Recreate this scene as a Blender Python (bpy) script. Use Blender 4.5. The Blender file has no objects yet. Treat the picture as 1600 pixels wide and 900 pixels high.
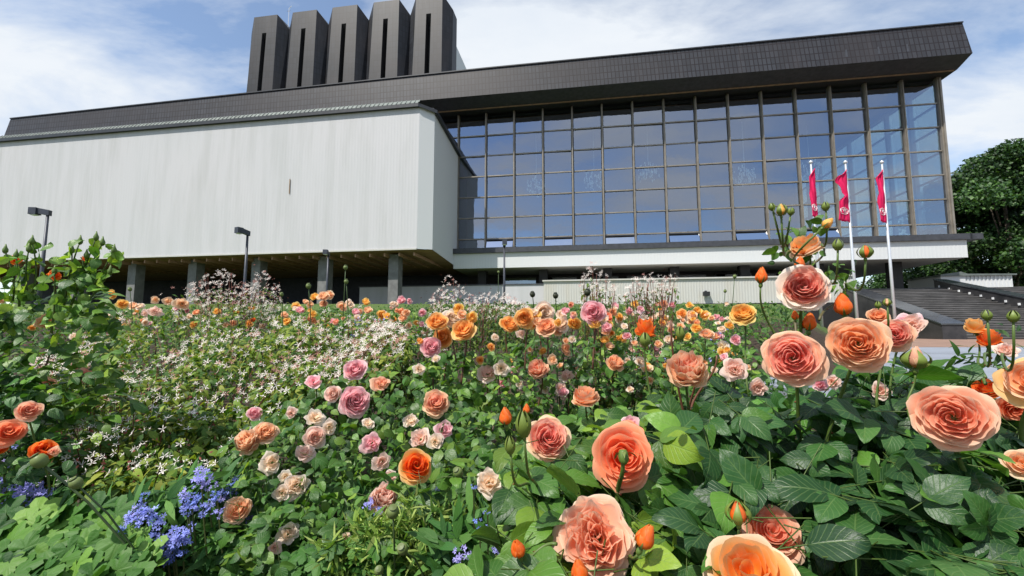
import bpy, math, random
import numpy as np
from mathutils import Vector, Matrix

SC = bpy.context.scene
COL = SC.collection
R = math.radians
rng = np.random.default_rng(11)
random.seed(5)

# ------------------------------------------------------------------ camera
F = 680.0                       # focal length in pixels of a 1600 px wide frame
PITCH = math.atan(65 / F)
cam_d = bpy.data.cameras.new("camera")
cam = bpy.data.objects.new("camera", cam_d); COL.objects.link(cam)
cam_d.sensor_width = 36; cam_d.lens = 36 * F / 1600
cam_d.clip_start = 0.02; cam_d.clip_end = 3000
cam.location = (0, 0, 0); cam.rotation_euler = (math.pi / 2 + PITCH, 0, 0)
SC.camera = cam

# ------------------------------------------------------------------ light
SUN_DIR = Vector((-0.42, -0.42, 0.84)).normalized()      # towards the sun: behind us on the left
SUN_EL = math.asin(SUN_DIR.z)
SUN_AZ = math.atan2(SUN_DIR.x, SUN_DIR.y)
sd = bpy.data.lights.new("sun", 'SUN'); sd.energy = 4.3; sd.angle = R(0.6); sd.color = (1.0, 0.95, 0.87)
so = bpy.data.objects.new("sun", sd); COL.objects.link(so)
so.rotation_euler = SUN_DIR.to_track_quat('Z', 'Y').to_euler()

W = bpy.data.worlds.new("World"); SC.world = W; W.use_nodes = True
nt = W.node_tree; nt.nodes.clear()
def wn(t, **k):
    n = nt.nodes.new(t)
    for a, b in k.items(): setattr(n, a, b)
    return n
out = wn('ShaderNodeOutputWorld'); bg = wn('ShaderNodeBackground'); bg.inputs[1].default_value = 0.13
sky = wn('ShaderNodeTexSky', sky_type='NISHITA'); sky.sun_disc = False
sky.sun_elevation = SUN_EL; sky.sun_rotation = SUN_AZ; sky.air_density = 1.0; sky.dust_density = 0.15; sky.ozone_density = 1.0
tc = wn('ShaderNodeTexCoord'); sep = wn('ShaderNodeSeparateXYZ')
nt.links.new(tc.outputs['Generated'], sep.inputs[0])
zz = wn('ShaderNodeMath', operation='MAXIMUM'); zz.inputs[1].default_value = 0.0
nt.links.new(sep.outputs[2], zz.inputs[0])
za = wn('ShaderNodeMath', operation='ADD'); za.inputs[1].default_value = 0.22
nt.links.new(zz.outputs[0], za.inputs[0])
dv = wn('ShaderNodeVectorMath', operation='DIVIDE')
cmb = wn('ShaderNodeCombineXYZ')
for i in range(3): nt.links.new(za.outputs[0], cmb.inputs[i])
nt.links.new(tc.outputs['Generated'], dv.inputs[0]); nt.links.new(cmb.outputs[0], dv.inputs[1])
mp = wn('ShaderNodeMapping'); mp.inputs['Location'].default_value = (8.0, 1.0, 0); mp.inputs['Rotation'].default_value = (0, 0, R(20)); mp.inputs['Scale'].default_value = (1.0, 1.7, 0.0)
nt.links.new(dv.outputs[0], mp.inputs[0])
n1 = wn('ShaderNodeTexNoise'); n1.inputs['Scale'].default_value = 1.15; n1.inputs['Detail'].default_value = 9; n1.inputs['Roughness'].default_value = 0.58; n1.inputs['Distortion'].default_value = 0.35
nt.links.new(mp.outputs[0], n1.inputs['Vector'])
rp = wn('ShaderNodeValToRGB'); rp.color_ramp.elements[0].position = 0.405; rp.color_ramp.elements[1].position = 0.61
rp.color_ramp.elements[0].color = (0.06, 0.06, 0.06, 1); rp.color_ramp.elements[1].color = (1, 1, 1, 1)
nt.links.new(n1.outputs[0], rp.inputs[0])
n2 = wn('ShaderNodeTexNoise'); n2.inputs['Scale'].default_value = 2.3; n2.inputs['Detail'].default_value = 7; n2.inputs['Roughness'].default_value = 0.6
nt.links.new(mp.outputs[0], n2.inputs['Vector'])
rc = wn('ShaderNodeValToRGB'); rc.color_ramp.elements[0].position = 0.33; rc.color_ramp.elements[1].position = 0.62
rc.color_ramp.elements[0].color = (4.15, 4.5, 4.95, 1); rc.color_ramp.elements[1].color = (4.6, 4.85, 5.15, 1)
nt.links.new(n2.outputs[0], rc.inputs[0])
mx = wn('ShaderNodeMix', data_type='RGBA')
nt.links.new(rp.outputs[0], mx.inputs[0]); nt.links.new(sky.outputs[0], mx.inputs[6]); nt.links.new(rc.outputs[0], mx.inputs[7])
nt.links.new(mx.outputs[2], bg.inputs[0]); nt.links.new(bg.outputs[0], out.inputs[0])

SC.view_settings.view_transform = 'Standard'; SC.view_settings.look = 'None'
SC.view_settings.gamma = 1; SC.view_settings.use_curve_mapping = False
SC.view_settings.exposure = 0.55

# ------------------------------------------------------------------ helpers
def S(r, g, b, k=1.0):
    def c(x):
        x /= 255.0
        return (x / 12.92 if x <= 0.04045 else ((x + 0.055) / 1.055) ** 2.4) * k
    return np.array([c(r), c(g), c(b)])

def P(px, py, Y):
    """world point seen at photo pixel (px,py), Y metres ahead of the camera"""
    a = (px - 800) / F; b = (450 - py) / F
    d = np.array([a, math.cos(PITCH) - b * math.sin(PITCH), math.sin(PITCH) + b * math.cos(PITCH)])
    return d * (Y / d[1])

def pix(q):
    """photo pixel of world points (N,3)"""
    q = np.atleast_2d(q)
    cy = q[:, 1] * math.cos(PITCH) + q[:, 2] * math.sin(PITCH)
    cz = -q[:, 1] * math.sin(PITCH) + q[:, 2] * math.cos(PITCH)
    return 800 + F * q[:, 0] / cy, 450 - F * cz / cy

def norm(v):
    v = np.asarray(v, float); return v / (np.linalg.norm(v) + 1e-12)

TH = R(9)
def B2W(u, v, z):
    return Vector((u * math.cos(TH) + v * math.sin(TH), -u * math.sin(TH) + v * math.cos(TH), z))

class MB:
    def __init__(s): s.v = []; s.f4 = []; s.f3 = []; s.c = []; s.a = []; s.n = 0; s.ng = []
    def add(s, v, f, col=(1, 1, 1), att=None):
        v = np.asarray(v, float).reshape(-1, 3); n = len(v)
        s.v.append(v)
        for q in f:
            q = [i + s.n for i in q]
            (s.f4 if len(q) == 4 else s.f3 if len(q) == 3 else s.ng).append(q)
        c = np.asarray(col, float)
        s.c.append(np.broadcast_to(c, (n, 3)))
        s.a.append(np.zeros((n, 3)) if att is None else np.broadcast_to(np.asarray(att, float), (n, 3)))
        s.n += n
        return s
    def add_np(s, v, f, col, att):
        """f is an (M,3|4) integer array"""
        s.v.append(v); s.c.append(np.broadcast_to(col, v.shape)); s.a.append(np.broadcast_to(att, v.shape))
        (s.f4 if f.shape[1] == 4 else s.f3).append(f + s.n)
        s.n += len(v)
        return s
    def box(s, x0, x1, y0, y1, z0, z1, col=(1, 1, 1)):
        v = [(x, y, z) for z in (z0, z1) for y in (y0, y1) for x in (x0, x1)]
        return s.add(v, [(0, 2, 3, 1), (4, 5, 7, 6), (0, 1, 5, 4), (2, 6, 7, 3), (0, 4, 6, 2), (1, 3, 7, 5)], col)
    def prism(s, poly, axis, a0, a1, col=(1, 1, 1)):
        """extrude a 2D polygon along an axis"""
        n = len(poly)
        def mk(p, a):
            return (a, p[0], p[1]) if axis == 0 else (p[0], a, p[1]) if axis == 1 else (p[0], p[1], a)
        v = [mk(p, a0) for p in poly] + [mk(p, a1) for p in poly]
        f = [tuple(range(n))[::-1], tuple(range(n, 2 * n))] + [(i, (i + 1) % n, n + (i + 1) % n, n + i) for i in range(n)]
        return s.add(v, f, col)
    def tube(s, pts, rad, k=6, col=(1, 1, 1), cap=True):
        pts = np.asarray(pts, float); m = len(pts)
        rad = np.broadcast_to(np.asarray(rad, float), (m,))
        t = np.gradient(pts, axis=0)
        ref = np.array([0.31, 0.17, 0.93]); vv = []
        for i in range(m):
            d = norm(t[i]); a = np.cross(d, ref)
            if np.linalg.norm(a) < 0.1: a = np.cross(d, [1, 0, 0])
            a = norm(a); b = np.cross(d, a)
            for j in range(k):
                w = 2 * math.pi * j / k
                vv.append(pts[i] + rad[i] * (math.cos(w) * a + math.sin(w) * b))
        f = [(i * k + j, i * k + (j + 1) % k, (i + 1) * k + (j + 1) % k, (i + 1) * k + j) for i in range(m - 1) for j in range(k)]
        if cap: f += [tuple(range(k))[::-1], tuple(range((m - 1) * k, m * k))]
        return s.add(vv, f, col)
    def lathe(s, prof, k=10, col=(1, 1, 1), o=(0, 0, 0), M=None):
        vv = []
        for r, z in prof:
            for j in range(k):
                w = 2 * math.pi * j / k; vv.append((r * math.cos(w), r * math.sin(w), z))
        vv = np.array(vv)
        if M is not None: vv = vv @ np.asarray(M).T
        m = len(prof)
        f = [(i * k + j, i * k + (j + 1) % k, (i + 1) * k + (j + 1) % k, (i + 1) * k + j) for i in range(m - 1) for j in range(k)]
        f += [tuple(range(k))[::-1], tuple(range((m - 1) * k, m * k))]
        return s.add(vv + np.asarray(o), f, col)
    def mesh(s, name, mat, off=(0, 0, 0), smooth=False):
        me = bpy.data.meshes.new(name)
        v = np.concatenate(s.v) - np.asarray(off, float)
        fl = []; ln = []
        for L, k in ((s.f4, 4), (s.f3, 3)):
            if L:
                a = np.concatenate([np.asarray(q).reshape(-1, k) for q in L])
                fl.append(a.ravel()); ln.append(np.full(len(a), k))
        for q in s.ng: fl.append(np.array(q)); ln.append(np.array([len(q)]))
        fl = np.concatenate(fl); ln = np.concatenate(ln)
        st = np.concatenate([[0], np.cumsum(ln)[:-1]])
        me.vertices.add(len(v)); me.vertices.foreach_set('co', v.ravel().astype(np.float32))
        me.loops.add(len(fl)); me.loops.foreach_set('vertex_index', fl.astype(np.int32))
        me.polygons.add(len(ln)); me.polygons.foreach_set('loop_start', st.astype(np.int32))
        try: me.polygons.foreach_set('loop_total', ln.astype(np.int32))
        except Exception: pass
        c = np.concatenate(s.c); at = me.attributes.new('pc', 'FLOAT_COLOR', 'POINT')
        at.data.foreach_set('color', np.hstack([c, np.ones((len(c), 1))]).ravel().astype(np.float32))
        a = np.concatenate(s.a); at = me.attributes.new('uvp', 'FLOAT_VECTOR', 'POINT')
        at.data.foreach_set('vector', a.ravel().astype(np.float32))
        me.materials.append(mat)
        me.update(calc_edges=True)
        if not smooth: me.polygons.foreach_set('use_smooth', np.zeros(len(ln), bool))
        if smooth: me.polygons.foreach_set('use_smooth', np.ones(len(ln), bool))
        me.validate()
        return me

OFF = {}
def tag(o, label=None, cat=None, group=None, kind=None):
    if label: o['label'] = label
    if cat: o['category'] = cat
    if group: o['group'] = group
    if kind: o['kind'] = kind
    return o
def thing(name, label, cat, loc, rotz=0.0, group=None, frame=None):
    o = bpy.data.objects.new(name, None); COL.objects.link(o)
    o.empty_display_size = 0.2
    o.location = loc; o.rotation_euler = (0, 0, rotz)
    OFF[o] = np.array(frame if frame is not None else loc, float)
    return tag(o, label, cat, group)
def bthing(name, label, cat, u, v, z, group=None):
    return thing(name, label, cat, B2W(u, v, z), -TH, group, (u, v, z))
def part(name, mb, mat, root, smooth=False, kind=None, label=None):
    o = bpy.data.objects.new(name, mb.mesh(name, mat, OFF[root], smooth)); COL.objects.link(o)
    o.parent = root; OFF[o] = OFF[root]
    return tag(o, label, kind=kind)
def single(name, mb, mat, label=None, cat=None, loc=(0, 0, 0), group=None, kind=None, smooth=False):
    o = bpy.data.objects.new(name, mb.mesh(name, mat, loc, smooth)); COL.objects.link(o); o.location = loc
    return tag(o, label, cat, group, kind)
def linkmesh(name, me, parent, M, kind=None, label=None):
    o = bpy.data.objects.new(name, me); COL.objects.link(o); o.parent = parent
    o.matrix_local = M
    return tag(o, label, kind=kind)

# ------------------------------------------------------------------ materials
class NT:
    def __init__(s, name):
        s.m = bpy.data.materials.new(name); s.m.use_nodes = True; s.t = s.m.node_tree; s.t.nodes.clear()
        s.out = s.n('ShaderNodeOutputMaterial')
    def n(s, t, **k):
        x = s.t.nodes.new(t)
        for a, b in k.items(): setattr(x, a, b)
        return x
    def l(s, a, b): s.t.links.new(a, b)
    def noise(s, vec, scale, detail=4, rough=0.55, sc=None):
        if sc is not None:
            m = s.n('ShaderNodeMapping'); m.inputs['Scale'].default_value = sc; s.l(vec, m.inputs[0]); vec = m.outputs[0]
        x = s.n('ShaderNodeTexNoise'); x.inputs['Scale'].default_value = scale; x.inputs['Detail'].default_value = detail; x.inputs['Roughness'].default_value = rough
        s.l(vec, x.inputs['Vector']); return x.outputs[0]
    def ramp(s, v, *st):
        x = s.n('ShaderNodeValToRGB'); e = x.color_ramp.elements
        while len(e) < len(st): e.new(0.5)
        for i, (p, c) in enumerate(st):
            e[i].position = p; e[i].color = (*c, 1) if hasattr(c, '__len__') else (c, c, c, 1)
        s.l(v, x.inputs[0]); return x.outputs[0]
    def mix(s, f, a, b, mode='MIX'):
        x = s.n('ShaderNodeMix', data_type='RGBA', blend_type=mode)
        for sock, val in ((x.inputs[0], f), (x.inputs[6], a), (x.inputs[7], b)):
            if hasattr(val, 'is_output'): s.l(val, sock)
            elif hasattr(val, '__len__'): sock.default_value = (*val, 1)
            elif sock == x.inputs[0]: sock.default_value = val
            else: sock.default_value = (val, val, val, 1)
        return x.outputs[2]
    def math(s, op, a, b=None):
        x = s.n('ShaderNodeMath', operation=op)
        for sock, val in ((x.inputs[0], a), (x.inputs[1], b)):
            if val is None: continue
            if hasattr(val, 'is_output'): s.l(val, sock)
            else: sock.default_value = val
        return x.outputs[0]
    def bump(s, h, st, dist=0.01):
        x = s.n('ShaderNodeBump'); x.inputs['Strength'].default_value = st; x.inputs['Distance'].default_value = dist
        s.l(h, x.inputs['Height']); return x.outputs[0]
    def pr(s, col, rough=0.5, metal=0.0, spec=0.5, nrm=None):
        b = s.n('ShaderNodeBsdfPrincipled')
        for k, v in (('Base Color', col), ('Roughness', rough)):
            if hasattr(v, 'is_output'): s.l(v, b.inputs[k])
            elif hasattr(v, '__len__'): b.inputs[k].default_value = (*v, 1)
            else: b.inputs[k].default_value = v
        b.inputs['Metallic'].default_value = metal; b.inputs['Specular IOR Level'].default_value = spec
        if nrm is not None: s.l(nrm, b.inputs['Normal'])
        return b.outputs[0]
    def end(s, sh): s.l(sh, s.out.inputs[0]); return s.m
    def obj(s): return s.n('ShaderNodeTexCoord').outputs['Object']
    def att(s, nm, o='Color'): return s.n('ShaderNodeAttribute', attribute_name=nm).outputs[o]

M = {}
def simple(name, col, rough=0.6, metal=0.0, var=0.25, scale=3.0, bump=0.15, spec=0.5):
    t = NT(name); o = t.obj(); n = t.noise(o, scale, 6)
    c = np.array(col)
    k = t.ramp(n, (0.3, tuple(c * (1 - var))), (0.7, tuple(np.minimum(c * (1 + var), 0.95))))
    M[name] = t.end(t.pr(k, rough, metal, spec, t.bump(t.noise(o, scale * 9, 5), bump)))
simple('dark_steel', (0.035, 0.037, 0.042), 0.45, 0.3)
simple('lamp_paint', (0.04, 0.045, 0.06), 0.45, 0.2)
simple('mullion_bronze', (0.24, 0.215, 0.18), 0.45, 0.35, 0.2, 1.5)
simple('side_frame', (0.20, 0.19, 0.19), 0.5, 0.3, 0.2, 1.5)
simple('beige_trim', (0.20, 0.13, 0.07), 0.6)
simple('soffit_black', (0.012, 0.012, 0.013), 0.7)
simple('sill_metal', (0.05, 0.052, 0.06), 0.45, 0.2)
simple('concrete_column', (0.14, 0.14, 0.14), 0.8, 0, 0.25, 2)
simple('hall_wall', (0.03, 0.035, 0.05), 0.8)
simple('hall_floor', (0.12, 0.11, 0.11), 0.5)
simple('pole_metal', (0.62, 0.64, 0.68), 0.35, 0.4, 0.08, 2)
simple('cap_green', (0.13, 0.15, 0.14), 0.55, 0.2, 0.3, 1.2)
simple('crystal', (0.85, 0.87, 0.9), 0.15)
simple('flag_white', (0.85, 0.75, 0.78), 0.8)
simple('bark', (0.09, 0.07, 0.05), 0.9, 0, 0.4, 6, 0.6)
simple('spot_light', (0.75, 0.77, 0.8), 0.4)

def white_paint(name, base, dirt, amt, streak=(1.3, 1.3, 0.12)):
    t = NT(name); o = t.obj()
    n = t.noise(o, 1.0, 6, 0.6, streak); n2 = t.noise(o, 0.12, 4, 0.5)
    f = t.math('MULTIPLY', t.ramp(n, (0.42, 0.0), (0.75, 1.0)), amt)
    c = t.mix(f, base, dirt)
    c = t.mix(t.ramp(n2, (0.35, 0.0), (0.7, 0.5)), c, tuple(np.array(base) * np.array([0.93, 0.97, 0.97])))
    M[name] = t.end(t.pr(c, 0.6, 0, 0.35, t.bump(t.noise(o, 6, 5), 0.08)))
white_paint('white_panel', (0.475, 0.47, 0.482), (0.34, 0.345, 0.335), 0.6)
white_paint('white_clean', (0.56, 0.57, 0.575), (0.6, 0.6, 0.58), 0.3)
white_paint('white_terrace', (0.47, 0.465, 0.44), (0.42, 0.37, 0.28), 0.6, (1.2, 1.2, 0.3))

def tile(name, c1, c2, mort, w, h):
    t = NT(name); o = t.obj()
    s = t.n('ShaderNodeSeparateXYZ'); t.l(o, s.inputs[0])
    cm = t.n('ShaderNodeCombineXYZ'); t.l(t.math('ADD', s.outputs[0], t.math('MULTIPLY', s.outputs[1], 0.8)), cm.inputs[0]); t.l(s.outputs[2], cm.inputs[1])
    b = t.n('ShaderNodeTexBrick'); b.offset = 0.0; b.squash = 1.0
    b.inputs['Scale'].default_value = 1.0; b.inputs['Brick Width'].default_value = w; b.inputs['Row Height'].default_value = h
    b.inputs['Mortar Size'].default_value = 0.045; b.inputs['Mortar Smooth'].default_value = 0.4; b.inputs['Bias'].default_value = -0.1
    b.inputs['Color1'].default_value = (*c1, 1); b.inputs['Color2'].default_value = (*c2, 1); b.inputs['Mortar'].default_value = (*mort, 1)
    t.l(cm.outputs[0], b.inputs['Vector'])
    st = t.noise(o, 0.5, 5, 0.6, (2.2, 2.2, 0.18)); big = t.noise(o, 0.16, 3)
    c = t.mix(t.ramp(st, (0.56, 0.0), (0.75, 0.3)), b.outputs[0], (0.075, 0.07, 0.073))
    c = t.mix(t.ramp(big, (0.4, 0.0), (0.65, 0.55)), c, (0.034, 0.029, 0.030))
    M[name] = t.end(t.pr(c, 0.5, 0.0, 0.28, t.bump(b.outputs[1], -0.6, 0.03)))
tile('copper_tile', (0.028, 0.030, 0.036), (0.043, 0.046, 0.055), (0.008, 0.005, 0.006), 0.34, 0.62)
tile('tower_tile', (0.012, 0.014, 0.018), (0.020, 0.023, 0.030), (0.007, 0.008, 0.009), 0.55, 0.9)

t = NT('underside_wood'); o = t.obj()
c = t.ramp(t.noise(o, 0.6, 5, 0.6, (0.5, 2, 1)), (0.3, (0.24, 0.135, 0.08)), (0.7, (0.36, 0.215, 0.14)))
M['underside_wood'] = t.end(t.pr(c, 0.7))

def glass(name, tint, refl, transp):
    t = NT(name)
    tr = t.n('ShaderNodeBsdfTransparent'); tr.inputs[0].default_value = (*tint, 1)
    gl = t.n('ShaderNodeBsdfGlossy'); gl.inputs['Roughness'].default_value = 0.012; gl.inputs[0].default_value = (*refl, 1)
    o = t.obj(); ri = t.n('ShaderNodeObjectInfo').outputs['Random']
    mp_ = t.n('ShaderNodeVectorMath', operation='ADD'); t.l(o, mp_.inputs[0]); t.l(ri, mp_.inputs[1])
    t.l(t.bump(t.noise(mp_.outputs[0], 0.5, 3), 0.12, 0.05), gl.inputs['Normal'])
    fr = t.n('ShaderNodeFresnel'); fr.inputs[0].default_value = 1.5
    f = t.math('ADD', t.math('MULTIPLY', fr.outputs[0], 0.8), transp)
    m = t.n('ShaderNodeMixShader'); t.l(f, m.inputs[0]); t.l(tr.outputs[0], m.inputs[1]); t.l(gl.outputs[0], m.inputs[2])
    M[name] = t.end(m.outputs[0])
glass('glass_front', (0.80, 0.97, 0.97), (0.70, 0.77, 0.93), 0.31)
glass('glass_side', (0.76, 0.98, 0.97), (0.7, 0.9, 0.95), 0.0)
glass('glass_hopper', (0.2, 0.25, 0.3), (0.95, 0.97, 1.0), 0.75)
glass('glass_ground', (0.25, 0.3, 0.35), (0.7, 0.75, 0.85), 0.22)

# granite, paving
t = NT('granite_black'); o = t.obj()
c = t.ramp(t.noise(o, 1.2, 8, 0.7), (0.35, (0.018, 0.019, 0.022)), (0.7, (0.055, 0.053, 0.055)))
M['granite_black'] = t.end(t.pr(c, 0.45, 0, 0.4, t.bump(t.noise(o, 30, 3), 0.05)))
t = NT('granite_polished'); c = t.ramp(t.noise(t.obj(), 2, 6), (0.3, (0.02, 0.024, 0.03)), (0.7, (0.05, 0.055, 0.065)))
M['granite_polished'] = t.end(t.pr(c, 0.16, 0, 0.8))
simple('granite_step', (0.07, 0.065, 0.062), 0.6, 0, 0.45, 1.2)
simple('step_edge', (0.115, 0.11, 0.108), 0.6, 0, 0.5, 0.8)
simple('paving_pale', (0.23, 0.255, 0.30), 0.6, 0, 0.14, 1.0)
simple('paving_brown', (0.24, 0.15, 0.11), 0.8, 0, 0.2, 1.5)

# soil and lawn
t = NT('ground_soil'); o = t.n('ShaderNodeNewGeometry').outputs['Position']
s_ = t.n('ShaderNodeSeparateXYZ'); t.l(o, s_.inputs[0])
lawn = t.ramp(t.noise(o, 5, 6), (0.3, (0.05, 0.08, 0.02)), (0.7, (0.10, 0.15, 0.04)))
soil = t.ramp(t.noise(o, 14, 7, 0.65), (0.3, (0.018, 0.013, 0.009)), (0.7, (0.07, 0.05, 0.035)))
f = t.ramp(t.math('ADD', t.math('MULTIPLY', s_.outputs[1], 0.05), t.math('MULTIPLY', t.noise(o, 2, 3), 0.1)), (0.55, 0.0), (0.66, 1.0))
M['ground_soil'] = t.end(t.pr(t.mix(f, soil, lawn), 0.95, 0, 0.2, t.bump(t.noise(o, 25, 6), 0.6, 0.03)))

def petal_mat(name, tl=0.5):
    t = NT(name); c = t.att('pc'); uv = t.att('uvp', 'Vector')
    v = t.noise(uv, 6.0, 4, 0.6, (9, 1.2, 1)); b = t.noise(uv, 2.2, 3, 0.5)
    c2 = t.mix(t.ramp(v, (0.35, 0.0), (0.75, 0.34)), c, t.mix(1.0, c, (0.88, 0.68, 0.62), 'MULTIPLY'))
    c2 = t.mix(t.ramp(b, (0.4, 0.0), (0.75, 0.14)), c2, (0.95, 0.72, 0.55))
    p = t.pr(c2, 0.55, 0, 0.25, t.bump(v, 0.12, 0.002))
    tr = t.n('ShaderNodeBsdfTranslucent'); t.l(c2, tr.inputs[0])
    m = t.n('ShaderNodeMixShader'); m.inputs[0].default_value = tl; t.l(p, m.inputs[1]); t.l(tr.outputs[0], m.inputs[2])
    M[name] = t.end(m.outputs[0])
petal_mat('petal'); petal_mat('small_petal', 0.25)

def leaf_mat(name, rough=0.38, vein=0.3, tl=0.22, spec=0.5):
    """pigment from the mesh attribute; side veins and a midrib from the leaf's own coordinates"""
    t = NT(name); c = t.att('pc'); uv = t.att('uvp', 'Vector')
    s = t.n('ShaderNodeSeparateXYZ'); t.l(uv, s.inputs[0])
    ax = t.math('ABSOLUTE', s.outputs[0])
    w = t.math('SINE', t.math('MULTIPLY', t.math('SUBTRACT', s.outputs[1], t.math('MULTIPLY', ax, 0.33)), 46.0))
    vn = t.ramp(w, (0.72, 0.0), (1.0, 1.0)); mid = t.ramp(ax, (0.0, 1.0), (0.07, 0.0))
    vv = t.math('MAXIMUM', t.math('MULTIPLY', vn, 0.55), mid)
    ri = t.n('ShaderNodeObjectInfo').outputs['Random']
    h = t.n('ShaderNodeHueSaturation'); t.l(c, h.inputs['Color'])
    t.l(t.math('ADD', t.math('MULTIPLY', ri, 0.7), 0.65), h.inputs['Value'])
    t.l(t.math('ADD', t.math('MULTIPLY', ri, -0.03), 0.515), h.inputs['Hue'])
    c2 = t.mix(t.math('MULTIPLY', vv, vein), h.outputs[0], (0.20, 0.30, 0.10))
    n = t.noise(uv, 3.0, 5, 0.6, (1, 2.5, 3))
    c2 = t.mix(t.ramp(n, (0.35, 0.0), (0.75, 0.35)), c2, t.mix(1.0, c2, (0.55, 0.75, 0.5), 'MULTIPLY'))
    hh = t.math('SUBTRACT', t.math('MULTIPLY', n, 0.5), t.math('MULTIPLY', vv, 0.35))
    p = t.pr(c2, rough, 0, spec, t.bump(hh, 0.35, 0.004))
    tr = t.n('ShaderNodeBsdfTranslucent'); t.l(t.mix(1.0, c2, (1.5, 1.6, 0.6), 'MULTIPLY'), tr.inputs[0])
    m = t.n('ShaderNodeMixShader'); m.inputs[0].default_value = tl; t.l(p, m.inputs[1]); t.l(tr.outputs[0], m.inputs[2])
    M[name] = t.end(m.outputs[0])
leaf_mat('rose_leaf', 0.40, 0.42, 0.28, 0.4)
leaf_mat('soft_leaf', 0.55, 0.2, 0.28, 0.3)
leaf_mat('tree_leaf', 0.5, 0.1, 0.2, 0.35)
t = NT('stem'); M['stem'] = t.end(t.pr(t.att('pc'), 0.5, 0, 0.4))
t = NT('flag_cloth'); o = t.obj()
c = t.ramp(t.noise(o, 3, 3), (0.3, (0.66, 0.014, 0.10)), (0.7, (0.78, 0.025, 0.14)))
p_ = t.pr(c, 0.75, 0, 0.2); tr_ = t.n('ShaderNodeBsdfTranslucent'); t.l(c, tr_.inputs[0])
m_ = t.n('ShaderNodeMixShader'); m_.inputs[0].default_value = 0.3; t.l(p_, m_.inputs[1]); t.l(tr_.outputs[0], m_.inputs[2])
M['flag_cloth'] = t.end(m_.outputs[0])

# ------------------------------------------------------------------ ground
def sm(a, b, x):
    t = np.clip((x - a) / (b - a), 0, 1); return t * t * (3 - 2 * t)
def hgt(x, y):
    x = np.asarray(x, float); y = np.asarray(y, float)
    bed = np.interp(y, [-60, 1.5, 3.5, 8, 13, 33, 40, 3000], [-1.05, -1.0, -0.85, -0.15, 0.5, 1.93, 2.0, 2.0])
    low = np.interp(y, [-60, 1.5, 3, 30, 45, 80, 3000], [-1.05, -1.0, -0.6, -0.6, -0.2, 1.5, 2.0])
    edge = 0.60 * np.maximum(y, 0) + 0.4
    k = sm(0, 1, (x - edge) / (0.14 * np.maximum(y, 0) + 0.5)) * sm(1.5, 4.0, y)
    return bed * (1 - k) + low * k
gx = np.concatenate([-np.geomspace(2500, 12, 18), np.linspace(-11.5, 22, 90), np.linspace(23, 60, 24), np.geomspace(65, 2500, 14)])
gy = np.concatenate([-np.geomspace(2500, 8, 12), np.linspace(-7, 0, 8), np.linspace(0.3, 16, 64), np.linspace(17, 60, 44), np.geomspace(64, 2800, 16)])
X, Yg = np.meshgrid(gx, gy); Zg = hgt(X, Yg)
Zg += np.where((Yg > 0) & (Yg < 13), rng.normal(0, 0.012, Zg.shape), 0)
V = np.stack([X, Yg, Zg], -1).reshape(-1, 3); nx = len(gx)
ii, jj = np.meshgrid(np.arange(len(gy) - 1), np.arange(nx - 1), indexing='ij')
q = (ii * nx + jj).ravel(); Fq = np.stack([q, q + 1, q + nx + 1, q + nx], 1)
mb = MB(); mb.add_np(V, Fq, np.ones(3), np.zeros(3)); single('ground', mb, M['ground_soil'], kind='structure', smooth=True)
# the plaza beside the bed: pale slabs near, a brown band beyond
mb = MB()
def strip(mb, y0, y1, xa, xb, z, nseg=1):
    mb.add([(xa(y0), y0, z), (xb, y0, z), (xb, y1, z), (xa(y1), y1, z)], [(0, 1, 2, 3)])
plaza = bpy.data.objects.new('plaza', None); COL.objects.link(plaza); plaza['kind'] = 'structure'; OFF[plaza] = np.zeros(3)
base = MB(); strip(base, 3.2, 31, lambda y: 0.70 * y + 0.4, 80, -0.58); part('paving_bed', base, M['paving_brown'], plaza)
edge_x = lambda y: 0.64 * y + 0.6
for j in range(6):
    y0 = 3.3 + j * 1.8
    for i in range(9):
        x0 = 2.6 + math.floor((edge_x(y0 + 0.9) - 2.6) / 2.4) * 2.4 + i * 2.4
        m1 = MB(); m1.box(x0 + 0.015, x0 + 2.385, y0 + 0.02, y0 + 1.78, -0.65, -0.56 + rng.uniform(-0.003, 0.003)); part('paving_slab', m1, M['paving_pale'], plaza)
for i in range(14):
    x0 = edge_x(14.4) + i * 2.0
    m1 = MB(); m1.box(x0 + 0.01, x0 + 1.99, 14.15, 27.0, -0.65, -0.555); part('paving_strip', m1, M['paving_brown'], plaza)

# ------------------------------------------------------------------ opera house
def corrug(mb, p0, p1, z0, z1, nrm, pitch=0.27, dep=0.004, zt=None):
    """ribbed sheet between two plan points; nrm points outwards, zt(f)->(z0,z1)"""
    p0 = np.array(p0, float); p1 = np.array(p1, float); L = np.linalg.norm(p1 - p0); n = max(1, int(round(L / pitch)))
    nr = norm(nrm); ts = []; ds = []
    for i in range(n):
        for a, d in ((0.0, 0), (0.45, 0), (0.55, 1), (0.9, 1)): ts.append((i + a) / n); ds.append(d)
    ts.append(1.0); ds.append(0)
    v = []
    for tt, d in zip(ts, ds):
        q = p0 + (p1 - p0) * tt + nr * dep * d
        a, b = (z0, z1) if zt is None else zt(tt)
        v += [(q[0], q[1], a), (q[0], q[1], b)]
    f = [(2 * i, 2 * i + 2, 2 * i + 3, 2 * i + 1) for i in range(len(ts) - 1)]
    return mb.add(v, f)

BL = bthing('opera_house', 'long white opera house with black roof band, five dark towers and a tall glass front', 'building', 0, 41, 2)
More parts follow.
